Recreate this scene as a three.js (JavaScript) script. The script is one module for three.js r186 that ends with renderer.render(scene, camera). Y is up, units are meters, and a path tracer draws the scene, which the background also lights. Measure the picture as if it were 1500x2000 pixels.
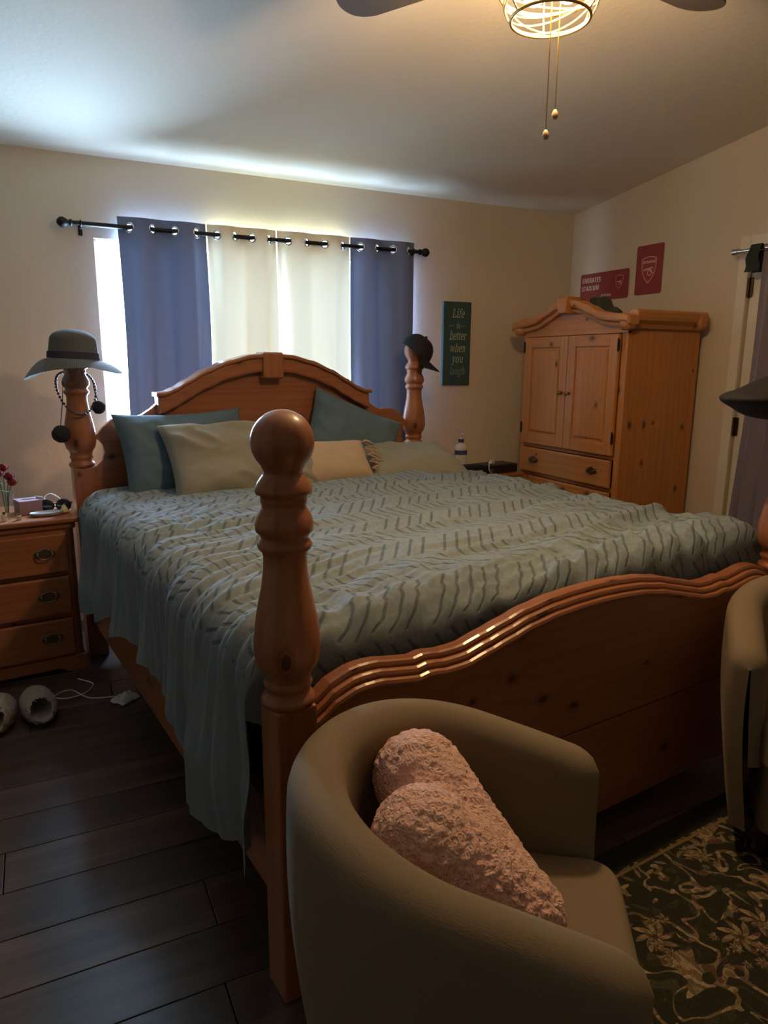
import * as THREE from 'three';
import { mergeGeometries, mergeVertices } from 'three/addons/utils/BufferGeometryUtils.js';
import { RoundedBoxGeometry } from 'three/addons/geometries/RoundedBoxGeometry.js';
import { RectAreaLightUniformsLib } from 'three/addons/lights/RectAreaLightUniformsLib.js';
import { MarchingCubes } from 'three/addons/objects/MarchingCubes.js';

// ---------------------------------------------------------------- camera, sky, exposure
const scene = new THREE.Scene();
const camera = new THREE.PerspectiveCamera(2 * Math.atan(1000 / 1371) * 180 / Math.PI, 0.75, 0.03, 60);
camera.position.set(0, 1.42, 0);
camera.rotation.order = 'YXZ';
camera.rotation.set(-0.2082, -0.4563, 0.0061);
const renderer = new THREE.WebGLRenderer();
renderer.toneMapping = THREE.LinearToneMapping;
renderer.toneMappingExposure = 0.86;
renderer.shadowMap.enabled = true;
scene.background = new THREE.Color(0.5, 0.73, 1.0);   // bright daylight sky beyond the window
scene.backgroundIntensity = 12;
// daylight entering through the whole window opening, just outside the glass
RectAreaLightUniformsLib.init();
const daylight = new THREE.RectAreaLight(new THREE.Color(0.43, 0.68, 1.0), 165, 1.68, 0.98); daylight.position.set(1.1975, 1.5375, -4.2); daylight.rotation.y = Math.PI; scene.add(daylight);
const LAMP_COLOR = new THREE.Color(1.0, 0.66, 0.33), LAMP_POWER = 1.45;

// ---------------------------------------------------------------- helpers
function rngOf(seed) { let a = seed >>> 0; return () => { a = (a + 0x6D2B79F5) | 0; let t = Math.imul(a ^ (a >>> 15), 1 | a); t = (t + Math.imul(t ^ (t >>> 7), 61 | t)) ^ t; return ((t ^ (t >>> 14)) >>> 0) / 4294967296; }; }
const hash = (x, y, z = 0) => { let h = Math.imul(x | 0, 374761393) ^ Math.imul(y | 0, 668265263) ^ Math.imul(z | 0, 2147483647 - 12345); h = Math.imul(h ^ (h >>> 13), 1274126177); return ((h ^ (h >>> 16)) >>> 0) / 4294967296; };
const sm = (t) => t * t * (3 - 2 * t);
function vn(x, y, px = 1e6, py = 1e6, s = 0) {
  const X = Math.floor(x), Y = Math.floor(y), fx = sm(x - X), fy = sm(y - Y), m = (a, p) => ((a % p) + p) % p;
  const a = hash(m(X, px), m(Y, py), s), b = hash(m(X + 1, px), m(Y, py), s), c = hash(m(X, px), m(Y + 1, py), s), d = hash(m(X + 1, px), m(Y + 1, py), s);
  return (a + (b - a) * fx) * (1 - fy) + (c + (d - c) * fx) * fy;
}
function fbm(x, y, px, py, oct = 4, s = 0) { let v = 0, k = 0.5; for (let i = 0; i < oct; i++) { v += k * vn(x, y, px, py, s + i); x *= 2; y *= 2; px *= 2; py *= 2; k *= 0.5; } return v; }
function vn3(x, y, z, s = 0) {
  const Z = Math.floor(z), f = sm(z - Z); return vn(x, y, 1e6, 1e6, s + Z * 17) * (1 - f) + vn(x, y, 1e6, 1e6, s + (Z + 1) * 17) * f;
}
const step = (a, b, x) => { const t = Math.min(1, Math.max(0, (x - a) / (b - a))); return t * t * (3 - 2 * t); };
const lerp = (a, b, t) => a + (b - a) * t;
function table(pts) { return (x) => { if (x <= pts[0][0]) return pts[0][1]; for (let i = 1; i < pts.length; i++) if (x <= pts[i][0]) { const [a, b] = pts[i - 1], [c, d] = pts[i]; return lerp(b, d, sm((x - a) / (c - a)) * 0.5 + 0.5 * (x - a) / (c - a)); } return pts[pts.length - 1][1]; }; }
function dataTex(w, h, fn, srgb = true) {
  const d = new Uint8Array(w * h * 4);
  for (let j = 0; j < h; j++) for (let i = 0; i < w; i++) { const c = fn(i / w, j / h), o = (j * w + i) * 4; d[o] = Math.max(0, Math.min(255, c[0])); d[o + 1] = Math.max(0, Math.min(255, c[1])); d[o + 2] = Math.max(0, Math.min(255, c[2])); d[o + 3] = 255; }
  const t = new THREE.DataTexture(d, w, h, THREE.RGBAFormat); t.wrapS = t.wrapT = THREE.RepeatWrapping; t.magFilter = THREE.LinearFilter; t.minFilter = THREE.LinearFilter;
  if (srgb) t.colorSpace = THREE.SRGBColorSpace; t.needsUpdate = true; return t;
}
function canvasTex(w, h, draw) { const c = document.createElement('canvas'); c.width = w; c.height = h; draw(c.getContext('2d'), w, h); const t = new THREE.CanvasTexture(c); t.colorSpace = THREE.SRGBColorSpace; return t; }
// uv in metres by the way each face points; u runs along the grain axis
function boxUV(g, grain = 'y', su = 1, sv = 1, ou = 0, ov = 0) {
  g = g.index ? g.toNonIndexed() : g;
  const p = g.attributes.position, uv = new Float32Array(p.count * 2), a = new THREE.Vector3(), b = new THREE.Vector3(), c = new THREE.Vector3(), n = new THREE.Vector3();
  for (let i = 0; i < p.count; i += 3) {
    a.fromBufferAttribute(p, i); b.fromBufferAttribute(p, i + 1); c.fromBufferAttribute(p, i + 2);
    n.copy(b).sub(a).cross(c.clone().sub(a)); const ax = Math.abs(n.x), ay = Math.abs(n.y), az = Math.abs(n.z);
    const drop = ax >= ay && ax >= az ? 'x' : ay >= az ? 'y' : 'z';
    const rest = ['x', 'y', 'z'].filter((k) => k !== drop); const U = rest.includes(grain) ? grain : rest[0], V = rest.find((k) => k !== U);
    [a, b, c].forEach((q, k) => { uv[(i + k) * 2] = q[U] / su + ou; uv[(i + k) * 2 + 1] = q[V] / sv + ov + (drop === 'x' ? 0.31 : drop === 'y' ? 0.67 : 0); });
  }
  g.setAttribute('uv', new THREE.BufferAttribute(uv, 2)); return g;
}
let woodSeed = 1;
const WU = 1.3, WV = 0.65;
function wood(g, grain = 'y') { woodSeed++; return boxUV(g, grain, WU, WV, hash(woodSeed, 3), hash(woodSeed, 7)); }
function mesh(name, g, m, parent = scene) { const o = new THREE.Mesh(g, m); o.name = name; o.castShadow = o.receiveShadow = true; parent.add(o); return o; }
const taken = {};
function numbered(n) { const k = taken[n] = (taken[n] ?? -1) + 1; return k ? n + '_' + String(k).padStart(3, '0') : n; }
function thing(name, label, category, pos = [0, 0, 0], turn = 0, group) {
  const o = new THREE.Group(); o.name = numbered(name); o.position.set(...pos); o.rotation.y = turn; o.userData = { label, category }; if (group) o.userData.group = group; scene.add(o); return o;
}
function struct(name, g, m) { const o = mesh(name, g, m); o.userData.kind = 'structure'; return o; }
function structGroup(name) { const o = new THREE.Group(); o.name = name; o.userData.kind = 'structure'; scene.add(o); return o; }
const move = (g, x, y, z) => { g.translate(x, y, z); return g; };
const rbox = (w, h, d, x = 0, y = 0, z = 0, r = 0.006, seg = 2) => move(new RoundedBoxGeometry(w, h, d, seg, Math.min(r, w / 2.01, h / 2.01, d / 2.01)), x, y, z);
const box = (w, h, d, x = 0, y = 0, z = 0) => move(new THREE.BoxGeometry(w, h, d), x, y, z);
const cyl = (r0, r1, h, x = 0, y = 0, z = 0, n = 24) => move(new THREE.CylinderGeometry(r0, r1, h, n), x, y, z);
const tube = (pts, r, n = 40, k = 8, closed = false) => new THREE.TubeGeometry(new THREE.CatmullRomCurve3(pts.map((p) => new THREE.Vector3(...p)), closed), n, r, k, closed);
const merge = (list) => mergeGeometries(list.map((g) => { const h = g.index ? g.toNonIndexed() : g; for (const k of Object.keys(h.attributes)) if (!['position', 'normal', 'uv'].includes(k)) h.deleteAttribute(k); return h; }));
// a grid surface: fn(u, v) -> [x, y, z]; uvs come from uvf or u, v
function grid(nu, nv, fn, uvf = (u, v) => [u, v], keep = null) {
  const pos = [], uv = [], idx = [];
  for (let j = 0; j <= nv; j++) for (let i = 0; i <= nu; i++) { const u = i / nu, v = j / nv; pos.push(...fn(u, v)); uv.push(...uvf(u, v)); }
  for (let j = 0; j < nv; j++) for (let i = 0; i < nu; i++) { if (keep && !keep((i + 0.5) / nu, (j + 0.5) / nv)) continue; const a = j * (nu + 1) + i, b = a + 1, c = a + nu + 1, d = c + 1; idx.push(a, b, d, a, d, c); }
  const g = new THREE.BufferGeometry(); g.setAttribute('position', new THREE.Float32BufferAttribute(pos, 3)); g.setAttribute('uv', new THREE.Float32BufferAttribute(uv, 2)); g.setIndex(idx); g.computeVertexNormals(); return g;
}
function extrude(pts, depth, bevel = 0.004, z0 = 0) { // outline in x, y; thickness along z from z0
  const s = new THREE.Shape(pts.map((p) => new THREE.Vector2(...p)));
  const g = new THREE.ExtrudeGeometry(s, { depth: depth - 2 * bevel, bevelEnabled: bevel > 0, bevelThickness: bevel, bevelSize: bevel, bevelOffset: -bevel, bevelSegments: 2, curveSegments: 8 });
  return move(g, 0, 0, z0 + bevel);
}

// ---------------------------------------------------------------- materials
function pineTex(seed, light, dark, knot, nk) {
  const R = rngOf(seed), ks = []; for (let i = 0; i < nk; i++) ks.push([R(), R(), 0.0055 + 0.008 * R(), 0.8 + R() * 0.7]);
  return dataTex(1024, 512, (u, v) => {
    let warp = 0, kn = 0;
    for (const [a, b, r, e] of ks) {
      let dx = u - a, dy = v - b; dx -= Math.round(dx); dy -= Math.round(dy); dx *= WU; dy *= WV;
      const q = Math.hypot(dx / (1.5 * e), dy) / r; if (q < 9) { warp += Math.exp(-q * q / 8) * Math.sign(dy || 1) * 0.05; if (q < 1.25) kn = Math.max(kn, step(1.25, 0.7, q)); else kn = Math.max(kn, 0.35 * step(2.2, 1.25, q)); }
    }
    const w = v * WV + warp + 0.03 * (fbm(u * 3, v * 4, 3, 4, 3, seed) - 0.5);
    const ring = 0.5 + 0.5 * Math.sin(w * 150 + 5 * fbm(u * 2, v * 8, 2, 8, 3, seed + 9));
    const broad = fbm(u * 2, v * 10, 2, 10, 3, seed + 20), fine = vn(u * 40, v * 380, 40, 380, seed + 30);
    const t = Math.min(1, 0.22 * Math.pow(ring, 3) + 0.5 * broad + 0.12 * fine);
    return [0, 1, 2].map((k) => lerp(lerp(light[k], dark[k], t), knot[k], kn * 0.9));
  });
}
const pineMap = pineTex(11, [198, 148, 112], [154, 106, 76], [84, 48, 34], 8);
const pineMap2 = pineTex(47, [216, 170, 116], [174, 124, 76], [92, 56, 32], 9);
const M = {};
M.bed = new THREE.MeshPhysicalMaterial({ map: pineMap, color: 0xe2c4ac, roughness: 0.42, clearcoat: 0.55, clearcoatRoughness: 0.16 });
M.pine = new THREE.MeshPhysicalMaterial({ map: pineMap2, color: 0xf2d2ac, roughness: 0.5, clearcoat: 0.25, clearcoatRoughness: 0.3 });
const rough = dataTex(256, 256, (u, v) => { const t = 255 * fbm(u * 24, v * 24, 24, 24, 4, 5); return [t, t, t]; }, false);
const fineN = dataTex(256, 256, (u, v) => { const t = 255 * fbm(u * 60, v * 60, 60, 60, 3, 8); return [t, t, t]; }, false);
const rep = (t, a, b) => { const c = t.clone(); c.repeat.set(a, b); c.needsUpdate = true; return c; };
M.wall = new THREE.MeshStandardMaterial({ color: 0xd8c9b1, roughness: 0.9, bumpMap: rough, bumpScale: 0.0006 });
M.ceiling = new THREE.MeshStandardMaterial({ color: 0xe4d9c6, roughness: 0.92, bumpMap: rough, bumpScale: 0.0007 });
M.trim = new THREE.MeshStandardMaterial({ color: 0xe2dacb, roughness: 0.5 });
M.brass = new THREE.MeshStandardMaterial({ color: 0xa88a58, roughness: 0.35, metalness: 1 });
M.antique = new THREE.MeshStandardMaterial({ color: 0x8d7d62, roughness: 0.38, metalness: 1 });
M.darkBrass = new THREE.MeshStandardMaterial({ color: 0x5a4630, roughness: 0.45, metalness: 1 });
M.chrome = new THREE.MeshStandardMaterial({ color: 0xe8e8ea, roughness: 0.22, metalness: 1 });
M.iron = new THREE.MeshStandardMaterial({ color: 0x2a2726, roughness: 0.5, metalness: 0.7 });
M.black = new THREE.MeshStandardMaterial({ color: 0x17161a, roughness: 0.75, bumpMap: fineN, bumpScale: 0.0008 });
M.white = new THREE.MeshStandardMaterial({ color: 0xe9e6e0, roughness: 0.5 });

// ---------------------------------------------------------------- room
const ZB = -4.1, XR = 3.477, XL = -3.0, ZF = 3.0, CE = (z) => 2.44 + 0.125 * (z - ZB);
{
  // floor: planks laid along x over a dark underlay
  const f = struct('floor', box(XR - XL + 0.2, 0.1, ZF - ZB + 0.2, (XR + XL) / 2, -0.062, (ZF + ZB) / 2), new THREE.MeshStandardMaterial({ color: 0x15110f, roughness: 0.9 }));
  const R = rngOf(5), mats = [];
  for (let k = 0; k < 4; k++) {
    const L = [[84, 68, 60], [77, 63, 56], [90, 73, 64], [73, 60, 54]][k];
    mats.push(new THREE.MeshPhysicalMaterial({ map: dataTex(512, 128, (u, v) => { const g = fbm(u * 3, v * 14, 3, 14, 4, 60 + k * 9), h = vn(u * 14, v * 90, 14, 90, 70 + k); const t = 0.62 + 0.55 * g + 0.14 * h; return L.map((c) => c * t); }), roughness: 0.36, clearcoat: 0.25, clearcoatRoughness: 0.22 }));
  }
  const PW = 0.18, PL = 1.22, cache = {};
  for (let r = 0; ZB + r * PW < ZF; r++) {
    const z = ZB + (r + 0.5) * PW; let x = XL - R() * PL;
    while (x < XR) {
      const x0 = Math.max(x, XL), x1 = Math.min(x + PL, XR), w = x1 - x0; x += PL; if (w < 0.02) continue;
      const key = w.toFixed(3); cache[key] ??= boxUV(rbox(w - 0.0025, 0.012, PW - 0.0025, 0, 0, 0, 0.002, 1), 'x', 1.22, 0.36);
      const p = mesh('plank', cache[key], mats[Math.floor(R() * 4)], f); p.position.set((x0 + x1) / 2, -0.006, z);
    }
  }
  // walls; the back wall has the window opening
  const wx0 = 0.335, wx1 = 2.06, wy0 = 1.03, wy1 = 2.045, T = 0.14;
  const uvw = (g) => boxUV(g, 'x', 0.35, 0.35);
  struct('wall_back', uvw(merge([
    box(wx0 - XL + T, 3.4, T, (wx0 + XL - T) / 2, 1.6, ZB - T / 2), box(XR + T - wx1, 3.4, T, (XR + T + wx1) / 2, 1.6, ZB - T / 2),
    box(wx1 - wx0, wy0 + 0.1, T, (wx0 + wx1) / 2, (wy0 - 0.1) / 2, ZB - T / 2), box(wx1 - wx0, 3.3 - wy1, T, (wx0 + wx1) / 2, (3.3 + wy1) / 2, ZB - T / 2)])), M.wall);
  const dz0 = -2.672, dz1 = -1.86, dy = 2.035;
  struct('wall_right', uvw(merge([
    box(T, 3.4, dz0 - ZB + T, XR + T / 2, 1.6, (dz0 + ZB - T) / 2), box(T, 3.4, ZF + T - dz1, XR + T / 2, 1.6, (ZF + T + dz1) / 2), box(T, 3.3 - dy, dz1 - dz0, XR + T / 2, (3.3 + dy) / 2, (dz0 + dz1) / 2)])), M.wall);
  struct('wall_left', uvw(box(T, 3.4, ZF - ZB + 2 * T, XL - T / 2, 1.6, (ZF + ZB) / 2)), M.wall);
  struct('wall_front', uvw(box(XR - XL + 2 * T, 3.4, T, (XR + XL) / 2, 1.6, ZF + T / 2)), M.wall);
  const c = new THREE.BoxGeometry(XR - XL + 0.3, 0.12, (ZF - ZB + 0.4) * Math.hypot(1, 0.125)); c.rotateX(-Math.atan(0.125)); c.translate((XR + XL) / 2, CE((ZF + ZB) / 2) + 0.06 * Math.hypot(1, 0.125), (ZF + ZB) / 2);
  struct('ceiling', boxUV(c, 'x', 0.4, 0.4), M.ceiling);
  struct('baseboard_back', rbox(XR - XL, 0.09, 0.014, (XR + XL) / 2, 0.045, ZB + 0.007, 0.004), M.trim);
  struct('baseboard_right', merge([rbox(0.014, 0.09, dz0 - 0.07 - ZB, XR - 0.007, 0.045, (dz0 - 0.07 + ZB) / 2, 0.004), rbox(0.014, 0.09, ZF - dz1 - 0.07, XR - 0.007, 0.045, (ZF + dz1 + 0.07) / 2, 0.004)]), M.trim);
  struct('baseboard_left', rbox(0.014, 0.09, ZF - ZB, XL + 0.007, 0.045, (ZF + ZB) / 2, 0.004), M.trim);
  // window
  const w = structGroup('window_1'), zf = ZB - 0.045;
  const fr = M.trim, cx = (wx0 + wx1) / 2, cy = (wy0 + wy1) / 2;
  mesh('frame', merge([rbox(0.016, wy1 - wy0, 0.05, wx0 + 0.008, cy, zf), rbox(0.016, wy1 - wy0, 0.05, wx1 - 0.008, cy, zf), rbox(wx1 - wx0, 0.02, 0.05, cx, wy0 + 0.01, zf), rbox(wx1 - wx0, 0.02, 0.05, cx, wy1 - 0.01, zf)]), fr, w);
  mesh('mullion', rbox(0.05, wy1 - wy0 - 0.08, 0.05, cx, cy, zf), fr, w);
  mesh('sill', rbox(wx1 - wx0 + 0.06, 0.022, 0.1, cx, wy0 - 0.008, ZB - 0.02, 0.006), fr, w);
  const glass = new THREE.MeshPhysicalMaterial({ color: 0xffffff, roughness: 0.0, transmission: 1, thickness: 0, ior: 1.45 });
  for (const s of [-1, 1]) mesh('pane', box((wx1 - wx0) / 2 - 0.036, wy1 - wy0 - 0.036, 0.004, cx + s * (wx1 - wx0) / 4, cy, zf - 0.005), glass, w);
  // door in the right wall with its casing
  const d = structGroup('door_1');
  const cas = (g) => mesh('casing', g, M.trim, d);
  cas(rbox(0.018, dy + 0.06, 0.062, XR - 0.009, (dy + 0.06) / 2, dz0 - 0.031, 0.005)); cas(rbox(0.018, dy + 0.06, 0.062, XR - 0.009, (dy + 0.06) / 2, dz1 + 0.031, 0.005)); cas(rbox(0.018, 0.062, dz1 - dz0, XR - 0.009, dy + 0.029, (dz0 + dz1) / 2, 0.005));
  mesh('leaf', rbox(0.036, dy - 0.016, dz1 - dz0 - 0.012, XR + 0.028, (dy - 0.016) / 2 + 0.008, (dz0 + dz1) / 2, 0.003), M.trim, d);
  for (const [y0, y1] of [[0.2, 0.9], [1.05, 1.9]]) mesh('raised_panel', rbox(0.012, y1 - y0, 0.5, XR + 0.006, (y0 + y1) / 2, (dz0 + dz1) / 2, 0.005), M.trim, d);
  for (const y of [0.28, 1.09, 1.83]) { const h = mesh('hinge', merge([rbox(0.006, 0.1, 0.03, XR + 0.002, y, dz0 + 0.012, 0.002), cyl(0.007, 0.007, 0.1, XR - 0.004, y, dz0 + 0.004, 12)]), M.darkBrass, d); h.userData.label = 'dark brass hinge'; }
  mesh('light_block_slab', merge([box(0.06, dy + 0.05, dz1 - dz0 + 0.08, XR + T - 0.03, (dy + 0.05) / 2 - 0.02, (dz0 + dz1) / 2)]), M.trim, d);  // added slab behind the leaf, stops outside light leaking round the door
  const kn = mesh('door_knob', move(new THREE.SphereGeometry(0.028, 20, 14), XR - 0.05, 0.96, dz1 - 0.07), M.brass, d); mesh('knob_stem', new THREE.CylinderGeometry(0.012, 0.012, 0.06, 14).rotateZ(Math.PI / 2).translate(XR - 0.02, 0.96, dz1 - 0.07), M.brass, kn);
}

// ---------------------------------------------------------------- bed (local x across, z towards the foot)
const BT = 0.1161, BO = [0.168, 0, -3.565], BW = 1.9, BL = 2.25;
const bedPt = (s, y, t) => { const c = Math.cos(BT), n = Math.sin(BT); return [BO[0] + s * c + t * n, y, BO[2] - s * n + t * c]; };
{
  const bed = thing('poster_bed', 'large knotty pine bed with arched headboard, scalloped footboard and turned ball posts', 'bed', BO, BT);
  // turned post: [height, radius] above a square foot that ends at hs
  const prof = [[0.712, 0.0], [0.712, 0.046], [0.716, 0.056], [0.726, 0.058], [0.734, 0.054], [0.738, 0.047], [0.747, 0.046], [0.755, 0.050], [0.762, 0.052], [0.769, 0.0475], [0.774, 0.049], [0.783, 0.050], [0.789, 0.053], [0.802, 0.063], [0.828, 0.0695], [0.858, 0.0695], [0.895, 0.0655], [0.935, 0.0585], [0.975, 0.050], [1.01, 0.0455], [1.035, 0.0445], [1.046, 0.0465], [1.052, 0.053], [1.060, 0.0565], [1.067, 0.053], [1.073, 0.0475], [1.081, 0.050], [1.09, 0.0585], [1.105, 0.0595], [1.122, 0.054], [1.136, 0.0455], [1.143, 0.0445], [1.149, 0.047], [1.156, 0.0475], [1.161, 0.0465], [1.167, 0.057], [1.176, 0.058], [1.19, 0.051], [1.203, 0.0415], [1.2085, 0.038]];
  for (let k = 1; k <= 16; k++) { const a = -Math.acos(0.038 / 0.0635) + (Math.PI / 2 + Math.acos(0.038 / 0.0635)) * k / 16; prof.push([1.2685 + 0.0635 * Math.sin(a), Math.max(0, 0.0635 * Math.cos(a))]); }
  const lathe = new THREE.LatheGeometry(prof.map(([y, r]) => new THREE.Vector2(r, y)), 48);
  const turned = wood(lathe.clone(), 'y');
  const foot = wood(rbox(0.092, 0.715, 0.092, 0, 0.3575, 0, 0.006), 'y'), head = wood(rbox(0.092, 0.94, 0.092, 0, 0.47, 0, 0.006), 'y');
  for (const [x, z, up] of [[0, 0, 0.225], [BW, 0, 0.225], [0, BL, 0], [BW, BL, 0]]) {
    const p = mesh('post', up ? head : foot, M.bed, bed); p.position.set(x, 0, z);
    const t = mesh('turned_top', turned, M.bed, p); t.position.y = up;
  }
  // headboard
  const arc = table([[0.355, 1.262], [0.39, 1.264], [0.44, 1.283], [0.5, 1.318], [0.6, 1.372], [0.72, 1.418], [0.84, 1.446], [0.95, 1.455]]);
  const sym = (f) => (s) => f(s <= 0.95 ? s : 1.9 - s);
  const A = sym(arc), pts = [], n = 60;
  const nick = [[0.02, 0.35], [0.02, 0.93], [0.06, 0.94], [0.088, 0.965], [0.1, 1.0], [0.096, 1.035], [0.08, 1.058], [0.058, 1.068], [0.058, 1.085]]; pts.push(...nick);
  const sh = [[0.075, 1.09], [0.1, 1.12], [0.145, 1.155], [0.2, 1.165], [0.25, 1.162], [0.285, 1.172], [0.33, 1.2]];
  pts.push(...sh); for (let i = 0; i <= n; i++) { const s = 0.37 + (1.16) * i / n; pts.push([s, A(s) - 0.03]); }
  pts.push(...sh.map(([a, b]) => [1.9 - a, b]).reverse(), ...nick.map(([a, b]) => [1.9 - a, b]).reverse());
  const hb = mesh('headboard', wood(extrude(pts, 0.034, 0.003, -0.017), 'x'), M.bed, bed);
  const band = (f, h, s0, s1, depth, z0, bev) => { const p = []; for (let i = 0; i <= 72; i++) { const s = lerp(s0, s1, i / 72); p.push([s, f(s)]); } for (let i = 72; i >= 0; i--) { const s = lerp(s0, s1, i / 72); p.push([s, f(s) - h(s)]); } return extrude(p, depth, bev, z0); };
  const crownH = (s) => 0.078 + 0.012 * (1 - Math.min(1, Math.min(s - 0.355, 1.545 - s) / 0.06));
  mesh('crown_moulding', wood(band(A, crownH, 0.355, 1.545, 0.085, -0.02, 0.012), 'x'), M.bed, hb);
  mesh('cap_moulding', wood(band((s) => A(s) + 0.017, () => 0.022, 0.345, 1.555, 0.105, -0.025, 0.008), 'x'), M.bed, hb);
  mesh('keystone', wood(rbox(0.115, 0.135, 0.115, 0.95, 1.408, 0.03, 0.012), 'y'), M.bed, hb);
  // footboard
  const foc = table([[0.03, 0.69], [0.045, 0.7], [0.11, 0.742], [0.16, 0.757], [0.21, 0.758], [0.27, 0.748], [0.32, 0.740], [0.355, 0.746], [0.4, 0.739], [0.46, 0.740], [0.53, 0.757], [0.6, 0.775], [0.68, 0.796], [0.78, 0.811], [0.87, 0.817], [0.95, 0.819]]);
  const F = sym(foc), up = [], seam = 0.38;
  up.push([0.03, seam + 0.003]); for (let i = 0; i <= 80; i++) { const s = 0.03 + 1.84 * i / 80; up.push([s, F(s) - 0.03]); } up.push([1.87, seam + 0.003]);
  const fb = mesh('footboard', wood(extrude(up, 0.034, 0.003, BL - 0.017), 'x'), M.bed, bed);
  mesh('lower_board', wood(rbox(1.84, seam - 0.07, 0.03, 0.95, (seam + 0.064) / 2, BL - 0.002, 0.004), 'x'), M.bed, fb);
  [[0.0, 0.021, -0.032, 0.010], [0.0165, 0.021, -0.024, 0.026], [0.034, 0.021, -0.02, 0.039]].forEach(([dy, h, z0, z1]) => mesh('top_bead', wood(band((s) => F(s) - dy, () => h, 0.046, 1.854, z1 - z0, BL + z0, 0.0092), 'x'), M.bed, fb));
  // side rails
  for (const s of [0, BW]) mesh('side_rail', wood(rbox(0.03, 0.24, BL - 0.09, s, 0.3, BL / 2, 0.005), 'z'), M.bed, bed);

  const ticking = new THREE.MeshStandardMaterial({ color: 0xb9b2a6, roughness: 0.9 });
  const bsx = mesh('box_spring', boxUV(rbox(1.82, 0.2, 2.0, 0.95, 0.33, 1.08, 0.03, 3), 'x', 0.5, 0.5), new THREE.MeshStandardMaterial({ color: 0x6d675f, roughness: 0.95 })); bsx.position.set(...BO); bsx.rotation.y = BT; bsx.userData = { label: 'grey box spring inside the pine bed under the mattress', category: 'box spring' };
  const mat = mesh('mattress', rbox(1.80, 0.33, 2.0, 0.95, 0.597, 1.08, 0.07, 5), ticking); mat.position.set(...BO); mat.rotation.y = BT; mat.userData = { label: 'thick mattress on the pine bed, under the teal bedspread', category: 'mattress' };
}

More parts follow.
